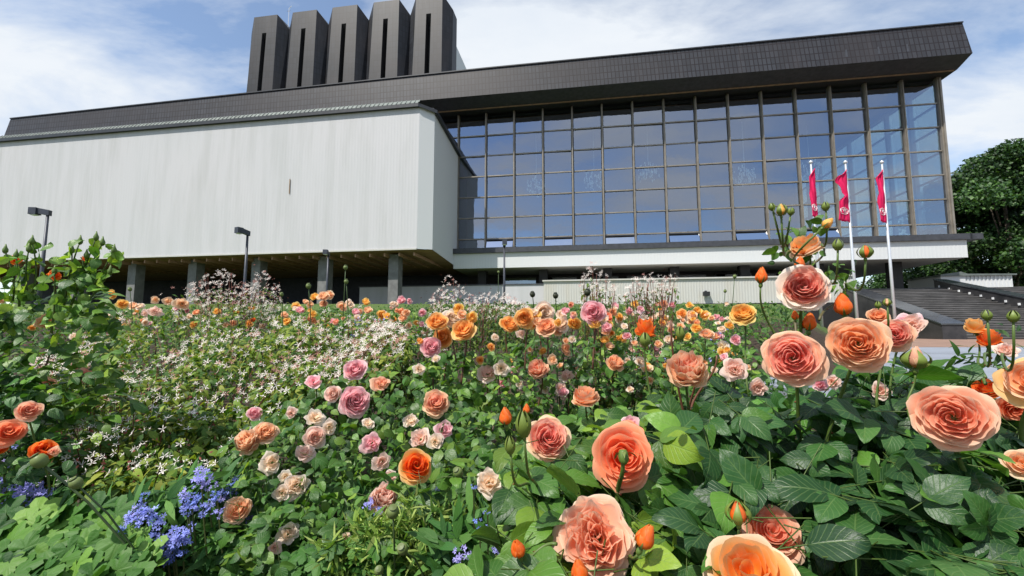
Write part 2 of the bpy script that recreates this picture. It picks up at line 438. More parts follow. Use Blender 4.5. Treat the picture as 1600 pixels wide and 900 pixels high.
# white auditorium box on columns
wall = MB(); corrug(wall, (-72, 33), (-13.0, 33), 6.5, 18.4, (0, -1))
w1 = part('wall', wall, M['white_panel'], BL, label='long ribbed grey white wall of the raised block')
mb = MB(); mb.add([(-13.0, 33, 6.5), (-11.9, 33.6, 6.5), (-11.9, 33.6, 18.35), (-13.0, 33, 18.45)], [(0, 1, 2, 3)])
part('corner_panel', mb, M['white_clean'], BL)
mb = MB(); mb.add([(-11.9, 33.6, 6.5), (-11.9, 41, 6.03), (-11.9, 41, 17.55), (-11.9, 33.6, 18.35)], [(0, 1, 2, 3)])
for k in range(1, 30):
    vv = 33.6 + 7.4 * k / 30; zb = 6.5 - 0.47 * k / 30; zt_ = 18.35 - 0.8 * k / 30
    mb.box(-11.9, -11.885, vv - 0.03, vv + 0.03, zb + 0.02, zt_ - 0.02)
part('side_wall', mb, M['white_clean'], BL)
mb = MB(); mb.add([(-72, 33.0, 6.49), (-13.0, 33.0, 6.49), (-11.91, 33.6, 6.49), (-11.91, 41, 6.02), (-11.91, 46, 6.02), (-72, 46, 6.02), (-72, 41, 6.02)], [(0, 6, 3, 2, 1), (6, 5, 4, 3)])
u_ = part('soffit', mb, M['underside_wood'], BL)
mb = MB()
for k in range(46): mb.box(-71 + 1.28 * k, -70.9 + 1.28 * k, 33.3, 40.5, 5.99, 6.25)
part('soffit_batten', mb, M['underside_wood'], BL, kind='stuff')
# lip along the bottom of the box
mb = MB(); mb.box(-72, -13.0, 32.9, 33.05, 6.42, 6.53); part('drip_edge', mb, M['white_terrace'], BL)
# parapet cap: dark fascia with greenish ribbed flashing on top
mb = MB()
mb.prism([(32.72, 18.38), (32.72, 18.68), (33.15, 18.68), (33.15, 18.42)], 0, -72, -13.05)
mb.add([(-13.05, 32.72, 18.38), (-13.05, 32.72, 18.68), (-11.62, 33.45, 18.30), (-11.62, 33.45, 18.0), (-11.62, 41, 17.25), (-11.62, 41, 17.55), (-11.95, 33.7, 18.4), (-11.95, 41, 17.6), (-13.05, 33.15, 18.7), (-11.95, 33.7, 18.0), (-11.95, 41, 17.2)],
       [(0, 3, 2, 1), (3, 4, 5, 2), (2, 5, 7, 6), (1, 2, 6, 8), (3, 9, 10, 4)])
part('parapet_fascia', mb, M['dark_steel'], BL)
mb = MB()
mb.add([(-72, 32.72, 18.68), (-13.05, 32.72, 18.68), (-13.05, 33.0, 19.06), (-72, 33.0, 19.06)], [(0, 1, 2, 3)])
for k in range(148): x0 = -71.8 + k * 0.4; mb.prism([(32.72, 18.69), (33.0, 19.06), (32.97, 19.09), (32.68, 18.71)], 0, x0, x0 + 0.06)
part('parapet_flashing', mb, M['cap_green'], BL)
mb = MB(); mb.box(-72, -12.0, 33.6, 41, 17.4, 18.6); part('roof_deck', mb, M['dark_steel'], BL)
# rust stain on wall
mb = MB(); mb.box(-24.6, -24.53, 32.935, 32.96, 11.6, 12.9); part('rust_streak', mb, M['beige_trim'], BL)
for k in range(9):
    uc = -15.5 - 6.45 * k
    mb = MB(); mb.box(uc - 0.43, uc + 0.43, 34.2, 35.1, 1.8, 6.3); part('column', mb, M['concrete_column'], BL)
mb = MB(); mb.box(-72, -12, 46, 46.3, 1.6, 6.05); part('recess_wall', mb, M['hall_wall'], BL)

# roof band
def ztop(u): return float(np.interp(u, [-64.4, -35, -8.5, 31], [24.0, 24.35, 24.6, 24.62]))
us = np.linspace(-64.2, 30.75, 40)
mb = MB(); v = []; f = []
for i, u in enumerate(us):
    e = 1 if 0 < i < len(us) - 1 else 0
    ub = u + (0.32 if i == len(us) - 1 else -0.32 if i == 0 else 0)
    v += [(u, 38.2, ztop(u)), (ub, 38.0, 21.9)]
for i in range(len(us) - 1): f.append((2 * i + 1, 2 * i + 3, 2 * i + 2, 2 * i))
n0 = len(v)
v += [(30.75, 70, 24.62), (31.07, 70, 21.9), (-64.2, 70, 24.0), (-64.52, 70, 21.9)]
f += [(2 * len(us) - 1, n0 + 1, n0, 2 * len(us) - 2), (1, 0, n0 + 2, n0 + 3)]
mb.add(v, f); part('roof_cladding', mb, M['copper_tile'], BL)
mb = MB(); mb.add([(-64.1, 38.22, 23.98), (30.75, 38.22, 24.6), (30.75, 70, 24.6), (-64.1, 70, 23.98)], [(0, 1, 2, 3)]); part('roof', mb, M['dark_steel'], BL)
mb = MB()
for i in range(len(us) - 1): mb.add([(a, b, ztop(c) + d) for c, a in ((us[i], us[i]), (us[i + 1], us[i + 1])) for b in (38.1, 38.35) for d in (0.0, 0.1)], [(0, 4, 5, 1), (1, 5, 7, 3), (0, 2, 6, 4)])
mb.box(30.65, 30.85, 38.36, 70, 24.62, 24.72)
part('roof_edge_trim', mb, M['dark_steel'], BL)
mb = MB(); mb.add([(-64.52, 38.0, 21.895), (31.07, 38.0, 21.895), (31.3, 39.8, 21.60), (-64.2, 39.8, 21.60), (31.07, 70, 21.895), (31.3, 70, 21.60)], [(3, 2, 1, 0), (1, 2, 5, 4)])
part('roof_chamfer', mb, M['sill_metal'], BL)
mb = MB(); mb.box(-64.2, 31.1, 39.79, 39.88, 21.50, 21.60); part('roof_trim', mb, M['beige_trim'], BL)
mb = MB(); mb.add([(-64.2, 39.88, 21.595), (31.25, 39.88, 21.595), (31.25, 70, 21.595), (-64.2, 70, 21.595)], [(0, 3, 2, 1)])
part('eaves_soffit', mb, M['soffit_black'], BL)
# pale weathering stains run down the tiles
for px0 in (22.0, 24.4, 26.5):
    mb = MB(); fa = (38.0 - 38.2) / (21.9 - 24.6)
    mb.add([(px0, 38.012, 22.0), (px0 + 0.22, 38.012, 22.0), (px0 + 0.16, 38.09, 23.2), (px0 + 0.04, 38.09, 23.2)], [(0, 1, 2, 3)]); part('pale_stain', mb, M['sill_metal'], BL)

# curtain wall
ZR = [7.8, 8.8, 10.9, 13.0, 15.1, 17.2, 19.3, 21.45]
US = [-14.75 + 2.835 * k for k in range(17)]       # last one is the corner at 30.6
for i, u in enumerate(US):
    mb = MB(); w = 0.085 if i < 16 else 0.17
    mb.box(u - w, u + w, 40.72, 41.12, 7.7, 21.58)
    mb.box(u - w * 0.35, u + w * 0.35, 40.6, 40.72, 7.75, 21.5)
    part('mullion', mb, M['mullion_bronze'], BL)
for j, z in enumerate(ZR[:-1]):
    for i in range(16):
        mb = MB(); mb.box(US[i] + 0.121, US[i + 1] - 0.121 if i < 15 else US[i + 1] - 0.201, 40.85, 41.05, z - 0.055, z + 0.055); part('transom', mb, M['mullion_bronze'], BL)
for i in range(16):
    for j in range(7):
        if i == 0 and j < 4: continue
        op = (j == 0 and i in (2, 4, 6, 8, 10, 12))
        a, b = US[i] + 0.13, US[i + 1] - 0.13; z0, z1 = ZR[j] + 0.08, ZR[j + 1] - 0.08
        mb = MB()
        if op:   # hopper tilted open
            mb.add([(a, 40.50, z0), (b, 40.50, z0), (b, 40.92, z1), (a, 40.92, z1), (a, 40.53, z0 - 0.0), (b, 40.53, z0), (b, 40.95, z1), (a, 40.95, z1)], [(0, 1, 2, 3), (5, 4, 7, 6)])
            o = part('glass_pane', mb, M['glass_hopper'], BL, label='hopper pane tilted open')
            mb = MB(); mb.box(a, b, 40.75, 40.86, z1 - 0.08, z1 + 0.02); part('hopper_rail', mb, M['dark_steel'], BL)
        else:
            e_ = rng.normal(0, 0.022, 3); mb.add([(a, 40.95 + e_[0], z0), (b, 40.95 + e_[1], z0), (b, 40.95 + e_[1] + e_[2], z1), (a, 40.95 + e_[0] + e_[2], z1)], [(0, 1, 2, 3)])
            part('glass_pane', mb, M['glass_front'], BL)
UC = US[-1]
VS = [41 + 3.1 * k for k in range(1, 9)]
for v_ in VS:
    mb = MB(); mb.box(UC - 0.26, UC + 0.08, v_ - 0.14, v_ + 0.14, 7.6, 21.5); part('side_mullion', mb, M['side_frame'], BL)
for j, z in enumerate(ZR):
    mb = MB(); mb.box(UC - 0.1, UC + 0.12, 41.13, 66, z - 0.06, z + 0.06); part('side_transom', mb, M['side_frame'], BL)
for k in range(8):
    va = 41.13 if k == 0 else VS[k - 1] + 0.15; vb = VS[k] - 0.15
    for j in range(7):
        mb = MB(); mb.add([(UC + 0.02, va, ZR[j] + 0.07), (UC + 0.02, vb, ZR[j] + 0.07), (UC + 0.02, vb, ZR[j + 1] - 0.07), (UC + 0.02, va, ZR[j + 1] - 0.07)], [(0, 1, 2, 3)])
        part('glass_pane', mb, M['glass_side'], BL)
# hall inside
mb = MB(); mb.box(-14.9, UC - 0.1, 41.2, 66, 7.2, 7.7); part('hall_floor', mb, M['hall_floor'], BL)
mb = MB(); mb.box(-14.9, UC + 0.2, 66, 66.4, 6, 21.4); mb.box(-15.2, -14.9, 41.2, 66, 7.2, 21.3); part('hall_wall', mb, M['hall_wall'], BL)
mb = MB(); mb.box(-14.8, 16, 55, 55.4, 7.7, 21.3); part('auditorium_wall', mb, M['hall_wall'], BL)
# floor slab with white ribbed band and dark sill
mb = MB(); mb.box(-12.4, 30.75, 39.25, 40.7, 7.15, 7.62); mb.box(30.6, 31.5, 39.25, 66, 7.16, 7.6); part('window_sill', mb, M['sill_metal'], BL)
mb = MB(); corrug(mb, (-11.88, 39.5), (30.5, 39.5), 5.73, 7.15, (0, -1)); corrug(mb, (30.5, 39.5), (30.5, 64), 5.73, 7.15, (1, 0)); part('slab_fascia', mb, M['white_clean'], BL)
mb = MB(); mb.add([(-11.88, 39.5, 5.73), (30.5, 39.5, 5.73), (30.5, 64, 5.73), (-11.88, 64, 5.73)], [(3, 2, 1, 0)]); part('slab_soffit', mb, M['white_terrace'], BL)
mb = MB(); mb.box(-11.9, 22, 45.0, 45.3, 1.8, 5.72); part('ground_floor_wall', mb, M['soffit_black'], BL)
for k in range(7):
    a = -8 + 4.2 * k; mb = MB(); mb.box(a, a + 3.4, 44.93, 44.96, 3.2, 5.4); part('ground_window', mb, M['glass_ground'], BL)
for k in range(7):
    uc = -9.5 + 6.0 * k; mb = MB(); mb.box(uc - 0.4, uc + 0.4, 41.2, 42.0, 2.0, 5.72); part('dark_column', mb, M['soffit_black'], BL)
# stage towers
for k in range(5):
    uc = -46.4 + 6.45 * k; TW = MB()
    wf, ws = 1.95, 3.20                   # half widths: front facet, shoulders
    zb, zs, zt2 = 22.0, 45.5, 47.2
    vf, vs = 55.0, 56.1
    s0 = 0.36                              # half slot
    g = 0.35                               # batter at the foot
    fr = lambda z: vf - 0.9 * (zt2 - z) / (zt2 - zb)
    zsl = 44.4
    v = [(uc - wf - g, fr(zb), zb), (uc - s0, fr(zb), zb), (uc - s0, fr(zsl), zsl), (uc - s0, fr(zt2), zt2), (uc - wf, fr(zt2), zt2),     # left strip
         (uc + s0, fr(zb), zb), (uc + wf + g, fr(zb), zb), (uc + wf, fr(zt2), zt2), (uc + s0, fr(zt2), zt2), (uc + s0, fr(zsl), zsl),
         (uc - ws, vs - 0.6, zb), (uc - ws, vs, zs), (uc + ws, vs - 0.6, zb), (uc + ws, vs, zs),
         (uc - ws, 58, zb), (uc - ws, 58, zs), (uc + ws, 58, zb), (uc + ws, 58, zs), (uc - wf, 58, zt2), (uc + wf, 58, zt2)]
    f = [(0, 1, 2, 3, 4), (5, 6, 7, 8, 9), (2, 9, 8, 3), (10, 0, 4, 11), (6, 12, 13, 7), (14, 10, 11, 15), (12, 16, 17, 13),
         (4, 3, 8, 7, 19, 18), (11, 4, 18, 15), (7, 13, 17, 19)]
    TW.add(v, f); tw = part('roof_tower', TW, M['tower_tile'], BL)
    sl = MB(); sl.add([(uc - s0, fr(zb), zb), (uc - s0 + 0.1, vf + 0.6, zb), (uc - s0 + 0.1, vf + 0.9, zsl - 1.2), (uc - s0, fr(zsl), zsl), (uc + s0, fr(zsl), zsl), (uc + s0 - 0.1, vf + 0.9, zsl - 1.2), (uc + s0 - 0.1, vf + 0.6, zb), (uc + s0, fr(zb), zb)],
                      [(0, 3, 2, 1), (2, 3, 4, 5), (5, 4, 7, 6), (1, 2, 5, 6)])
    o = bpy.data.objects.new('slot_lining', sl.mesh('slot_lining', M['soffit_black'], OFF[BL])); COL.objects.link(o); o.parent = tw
mb = MB(); mb.add([(-50, 60, 22), (-16.6, 60, 22), (-18.4, 60, 43.6), (-50, 60, 43.6), (-50, 78, 22), (-16.6, 78, 22), (-18.4, 78, 43.6), (-50, 78, 43.6)], [(0, 1, 2, 3), (1, 5, 6, 2), (3, 2, 6, 7), (4, 0, 3, 7), (5, 4, 7, 6)])
part('stage_house', mb, M['white_clean'], BL)
mb = MB(); mb.tube([(-43.8, 56.6, 46), (-43.8, 56.6, 49.4)], 0.05, 5); mb.tube([(-44.1, 56.6, 48.9), (-43.5, 56.6, 48.9)], 0.04, 4); mb.tube([(-43.8, 56.6, 49.3), (-43.4, 56.6, 49.7)], 0.05, 4)
part('roof_antenna', mb, M['pole_metal'], BL)

# chandeliers hang in the hall
def chandelier(u, v_, z):
    c = bthing('chandelier', 'x', 'chandelier', u, v_, 21.3, 'glass chandeliers hanging behind the big window')
    mb = MB(); mb.tube([(u, v_, 21.3), (u, v_, z + 1.2)], 0.03, 5); part('suspension_rod', mb, M['pole_metal'], c)
    mb = MB()
    r_ = np.random.default_rng(int(abs(u * 10)))
    for k in range(70):
        a = r_.uniform(0, 6.28); rr = 1.1 * math.sqrt(r_.uniform(0.02, 1)); zz_ = z + r_.uniform(-1.0, 1.3) * (1.1 - rr * 0.5); h = r_.uniform(0.15, 0.4)
        x, y = u + rr * math.cos(a), v_ + rr * math.sin(a); mb.box(x - 0.05, x + 0.05, y - 0.05, y + 0.05, zz_, zz_ + h)
    part('crystal_tube', mb, M['crystal'], c, kind='stuff')
    return c
for (u, v_, z, lab) in ((-4.6, 46, 15.2, 'leftmost pale chandelier behind the fourth bay of the window'),
                        (1.6, 46, 15.6, 'pale chandelier second from the left behind the window'),
                        (7.2, 46, 16.2, 'pale chandelier in the middle of the row behind the window'),
                        (16.6, 46, 15.2, 'pale chandelier behind the window, left of the flags'),
                        (23.6, 48, 16.2, 'rightmost pale chandelier behind the window above the middle flag')):
    chandelier(u, v_, z)['label'] = lab

# ------------------------------------------------------------------ terrace walls, stairs
TWL = bthing('terrace_wall', 'long pale ribbed terrace wall with stained front under the glass hall', 'wall', 5, 38, 2)
mb = MB(); corrug(mb, (-3.2, 38), (21.2, 38), 2.15, 4.2, (0, -1), 0.22, 0.018); mb.add([(-3.2, 38, 2.15), (-3.2, 38, 4.2), (-3.2, 40, 4.2), (-3.2, 40, 2.15)], [(0, 1, 2, 3)]); part('ribbed_front', mb, M['white_terrace'], TWL)
mb = MB(); mb.box(-3.3, 21.2, 37.85, 40.2, 4.2, 4.32); part('coping', mb, M['white_terrace'], TWL)
mb = MB(); mb.box(-3.1, 20.45, 37.8, 40, -1.6, 2.13); part('dark_plinth', mb, M['soffit_black'], TWL)
TW2 = bthing('low_wall', 'smooth grey white low wall behind the column at the block corner', 'wall', -12, 40, 2)
mb = MB(); mb.box(-21.6, -3.25, 40.0, 40.3, 1.9, 4.15); part('wall_face', mb, M['white_panel'], TW2)
mb = MB(); mb.box(-21.7, -3.25, 39.92, 40.38, 4.15, 4.25); part('coping', mb, M['sill_metal'], TW2)
mb = MB(); mb.box(-21.6, -3.25, 39.5, 39.98, 1.5, 2.1); part('dark_plinth', mb, M['soffit_black'], TW2)
SPOT = bthing('wall_floodlight', 'small black floodlight fixed on the pale ribbed terrace wall', 'lamp', 10.2, 37.9, 3.0)
mb = MB(); mb.box(9.95, 10.45, 37.55, 37.8, 2.75, 3.1); part('lamp_housing', mb, M['soffit_black'], SPOT)
mb = MB(); mb.box(10.12, 10.28, 37.8, 38.0, 2.85, 3.2); part('bracket', mb, M['dark_steel'], SPOT)

ST = bthing('staircase', 'wide dark granite outdoor staircase with sloping polished parapets', 'stairs', 26, 30, -0.6)
NS = 26; v0, v1, z0, z1 = 29.2, 41.6, -0.6, 3.45
for k in range(NS):
    va = v0 + (v1 - v0) * k / NS; za_ = z0 + (z1 - z0) * (k + 1) / NS
    mb = MB(); mb.box(21.75, 52, va, va + (v1 - v0) / NS + 0.04, za_ - 0.30, za_); part('step', mb, M['granite_step'], ST)
mb = MB()
for k in range(NS):
    va = v0 + (v1 - v0) * k / NS; za_ = z0 + (z1 - z0) * (k + 1) / NS; u_b = 21.8
    while u_b < 51:
        u_n = min(u_b + rng.uniform(1.5, 5), 51.5); e_ = rng.uniform(-.012, .012); mb.box(u_b, u_n - .02, va - 0.03, va - 0.003, za_ - 0.045 + e_, za_ + 0.003); u_b = u_n
part('step_nosing', mb, M['step_edge'], ST, kind='stuff')
mb = MB(); mb.box(21.75, 52, 41.65, 64, 3.0, 3.5); part('landing', mb, M['granite_step'], ST)
def parapet(ua, ub, va, vb, za, zb, zlow):
    mb = MB(); mb.prism([(va, zlow), (va, za), (vb, zb), (vb, zlow)], 0, ua, ub); part('parapet', mb, M['granite_black'], ST)
    mb = MB(); dz = 0.02
    mb.add([(ua - 0.05, va - 0.05, za + dz), (ub + 0.05, va - 0.05, za + dz), (ub + 0.05, vb, zb + dz), (ua - 0.05, vb, zb + dz)] + [(ua - 0.05, va - 0.05, za + dz + 0.08), (ub + 0.05, va - 0.05, za + dz + 0.08), (ub + 0.05, vb, zb + dz + 0.08), (ua - 0.05, vb, zb + dz + 0.08)],
           [(3, 2, 1, 0), (4, 5, 6, 7), (0, 1, 5, 4), (1, 2, 6, 5), (3, 0, 4, 7)]); part('parapet_coping', mb, M['granite_polished'], ST)
parapet(20.5, 21.7, 28.7, 41.2, 0.25, 4.25, -0.7)
parapet(30.0, 30.9, 30.5, 42.4, 0.85, 4.2, -0.6)
for k in range(8):
    v_ = 35.2 + 0.95 * k; zc = 0.85 + (v_ - 30.5) / 11.9 * 3.35 - 0.42
    mb = MB(); mb.box(29.93, 29.98, v_ - 0.07, v_ + 0.07, zc - 0.08, zc + 0.08); part('step_light', mb, M['spot_light'], ST)
VB = bthing('vent_housing', 'white ribbed housing with dark cap beyond the right stair parapet', 'housing', 34, 44, 3)
mb = MB(); mb.box(31.7, 33.6, 44.0, 48, 2, 4.85); part('smooth_front', mb, M['white_clean'], VB)
mb = MB(); corrug(mb, (33.6, 44.1), (37.2, 44.1), 2, 4.75, (0, -1), 0.3, 0.07); mb.add([(37.2, 44.1, 2), (37.2, 48, 2), (37.2, 48, 4.75), (37.2, 44.1, 4.75)], [(0, 1, 2, 3)]); part('ribbed_front', mb, M['white_clean'], VB)
mb = MB(); mb.prism([(31.6, 4.87), (33.2, 5.1), (33.7, 4.9), (37.4, 4.85), (37.4, 4.73), (31.6, 4.73)], 1, 43.85, 48.1); part('cap', mb, M['cap_green'], VB)

# ------------------------------------------------------------------ lamps and flags
def lamp(px, top, Y, lab, arm):
    q = P(px, top, Y); zg = float(hgt(q[0], q[1])); zt = q[2]
    L = thing('street_lamp', lab, 'street lamp', (q[0], q[1], zg), 0, 'black lamps in front of the opera house')
    mb = MB(); mb.tube([(q[0], q[1], zg), (q[0], q[1], zg + 1.0), (q[0], q[1], zt - 0.1)], [0.09, 0.08, 0.06], 8); part('lamp_pole', mb, M['lamp_paint'], L, True)
    mb = MB(); mb.lathe([(0.16, 0), (0.16, 0.04), (0.1, 0.3), (0.085, 0.32)], 8, o=(q[0], q[1], zg)); part('base', mb, M['lamp_paint'], L)
    ax, ay = arm
    e = np.array([q[0] + ax, q[1] + ay, zt + 0.1]); d = norm((ax, ay, 0)); n_ = np.array([-d[1], d[0], 0])
    def bar(a, b, w, h0, h1):
        vv = [np.array(p) + n_ * s * w + np.array([0, 0, h]) for p in (a, b) for s in (-1, 1) for h in (h0, h1)]
        return vv, [(0, 1, 3, 2), (4, 6, 7, 5), (0, 4, 5, 1), (2, 3, 7, 6), (1, 5, 7, 3), (0, 2, 6, 4)]
    mb = MB(); mb.add(*bar((q[0] - d[0] * 0.1, q[1] - d[1] * 0.1, zt), e, 0.09, -0.16, 0.1)); part('lamp_arm', mb, M['lamp_paint'], L)
    mb = MB(); mb.add(*bar(e - d * 0.05, e + d * 0.27, 0.15, -0.22, 0.10)); h = part('lamp_head', mb, M['lamp_paint'], L)
    mb = MB(); mb.add(*bar(e, e + d * 0.22, 0.11, -0.25, -0.221)); o = part('lens', mb, M['spot_light'], L)
    return L
lamp(75, 332, 20, 'black street lamp rising behind the tall rose shrub at the left edge', (-0.45, -0.05))
lamp(387, 364, 24, 'black street lamp in the middle of the white block', (-0.16, -0.35))
lamp(513, 397, 31, 'black street lamp beside the second column from the block corner', (0.05, -0.5))
lamp(788, 382, 29, 'black street lamp in front of the glass hall', (0.03, -0.5))

def flag(pxt, pxb, Y, lab, outline, logo):
    top = P(pxt, 256, Y); x0, y0 = top[0], top[1]; zg = float(hgt(x0, y0)); zt = top[2]
    L = thing('flagpole', lab, 'flagpole', (x0, y0, zg), 0, 'flagpoles before the glass hall')
    mb = MB(); mb.tube([(x0, y0, zg), (x0, y0, zg + 4), (x0, y0, zt)], [0.075, 0.065, 0.04], 10); part('pole', mb, M['pole_metal'], L, True)
    mb = MB(); mb.lathe([(0.03, 0), (0.09, 0.05), (0.09, 0.12), (0.02, 0.18)], 8, o=(x0, y0, zt)); part('finial', mb, M['pole_metal'], L, True)
    fl = thing('flag', outline[0], 'flag', (x0, y0, zt), 0, 'crimson flags hanging limp')
    # limp cloth: hoist at the pole, left edge given by widths at heights
    hs = np.linspace(0, 1, 22); wd = np.interp(hs, outline[2], outline[3]); z_t = zt - outline[1][0]; z_b = zt - outline[1][1]
    n = 14; rows = []
    off = outline[4]
    for h, w in zip(hs, wd):
        for s in range(n + 1):
            a = s / n
            fold = 0.07 * math.sin(a * 9.5 + h * 2.5) * min(1, a * 4) + 0.04 * math.sin(h * 9 + a * 3)
            rows.append((x0 - 0.05 + off - a * w, y0 - 0.03 - abs(fold) - 0.25 * a * (0.3 + h), z_t + (z_b - z_t) * h - 0.12 * a * (1 - h) - 0.22 * a * math.sin(3.1 * min(1, h * 2)) * (w < 0.5)))
    f = [(i * (n + 1) + j, (i + 1) * (n + 1) + j, (i + 1) * (n + 1) + j + 1, i * (n + 1) + j + 1) for i in range(21) for j in range(n)]
    mb = MB(); mb.add(rows, f); cl = part('cloth', mb, M['flag_cloth'], fl, True)
    md = cl.modifiers.new('thick', 'SOLIDIFY'); md.thickness = 0.006
    rows = np.array(rows).reshape(22, n + 1, 3)
    if logo > 0:
        def sp(a, h):
            i = np.clip(h * 21, 0, 20.999); j = np.clip(a * n, 0, n - 0.001); i0, j0 = int(i), int(j); fi, fj = i - i0, j - j0
            return (rows[i0, j0] * (1 - fi) * (1 - fj) + rows[i0 + 1, j0] * fi * (1 - fj) + rows[i0, j0 + 1] * (1 - fi) * fj + rows[i0 + 1, j0 + 1] * fi * fj) + np.array([0, -0.02, 0])
        mb = MB(); ch, cw, hh = 0.80, 0.40, 0.062
        ring = [sp(0.5 - cw * math.cos(w) , ch + hh * math.sin(w)) for w in np.linspace(0.5, 6.6, 26)]
        mb.tube(ring, 0.014, 4)
        for k, (ca, rr) in enumerate(((0.30, 0.10), (0.50, 0.12), (0.68, 0.09))):
            mb.tube([sp(ca + rr * math.cos(w), ch + 0.035 * math.sin(w) * (1.2 if k == 1 else 0.8)) for w in np.linspace(0.6 + k, 5.6 + k, 12)], 0.011, 4)
        mb.tube([sp(0.42, ch + 0.045), sp(0.46, ch), sp(0.52, ch - 0.045)], 0.011, 4)
        part('emblem', mb, M['flag_white'], fl)
flag(1267, 1275, 21.5, 'silver flagpole leftmost of the three, partly behind the tall roses',
     ('narrow crimson flag on the leftmost pole', (0.25, 2.85), [0, .1, .5, 1], [0.10, 0.40, 0.50, 0.52], 0.18), 1)
flag(1321, 1338, 21.5, 'silver flagpole in the middle of the three',
     ('crimson flag with white oval emblem and scooped edge on the middle pole', (0.32, 3.05), [0, 0.12, .22, .3, .5, 0.6, 1], [0.10, 0.62, 0.80, 0.55, 0.30, 0.66, 0.86], 0.02), 1)
flag(1378, 1397, 21.5, 'silver flagpole rightmost of the three, before the stair parapet',
     ('crimson flag with faint emblem on the rightmost pole', (0.32, 3.1), [0, .1, .2, .4, .6, 1], [0.10, 0.50, 0.46, 0.44, 0.60, 0.62], 0.0), 1)
# ------------------------------------------------------------------ roses: petals, blooms, buds
PAL = {  # inner, outer, edge, base (sRGB)
 'coral':   ((244, 118, 84), (252, 174, 132), (255, 208, 170), (255, 196, 100)),
 'deep':    ((240, 102, 92), (250, 160, 132), (254, 204, 168), (255, 196, 120)),
 'apricot': ((249, 136, 66), (252, 178, 122), (254, 200, 165), (255, 190, 90)),
 'wavy':    ((252, 136, 92), (252, 184, 146), (255, 212, 180), (255, 200, 120)),
 'sunny':   ((252, 132, 24), (252, 188, 110), (254, 216, 150), (255, 190, 60)),
 'orange':  ((238, 78, 8), (252, 116, 22), (255, 150, 60), (255, 170, 20)),
 'tanger':  ((246, 104, 52), (249, 138, 92), (253, 170, 130), (255, 180, 70)),
 'tan':     ((234, 124, 100), (242, 190, 140), (248, 205, 155), (240, 190, 110)),
 'pink':    ((236, 128, 148), (247, 178, 186), (252, 212, 214), (252, 210, 190)),
 'cream':   ((246, 206, 160), (249, 228, 208), (252, 238, 226), (252, 220, 150)),
 'faded':   ((232, 170, 148), (243, 205, 188), (248, 222, 208), (240, 200, 150)),
 'peach':   ((250, 158, 92), (251, 196, 148), (254, 216, 178), (255, 200, 110)),
 'yellow':  ((250, 168, 36), (252, 206, 104), (254, 226, 150), (255, 190, 40)),
 'gold':    ((250, 142, 30), (253, 182, 84), (254, 212, 145), (255, 180, 30)),
}
PALL = {k: [np.minimum(S(*c) ** ((0.92 if k in ('orange', 'yellow') else 0.80 if k in ('sunny', 'tanger', 'gold') else 0.68) * (0.82 if q == 0 else 1)) * 0.98, 0.95) for q, c in enumerate(v)] for k, v in PAL.items()}
def lerp(a, b, t): return a + (b - a) * t

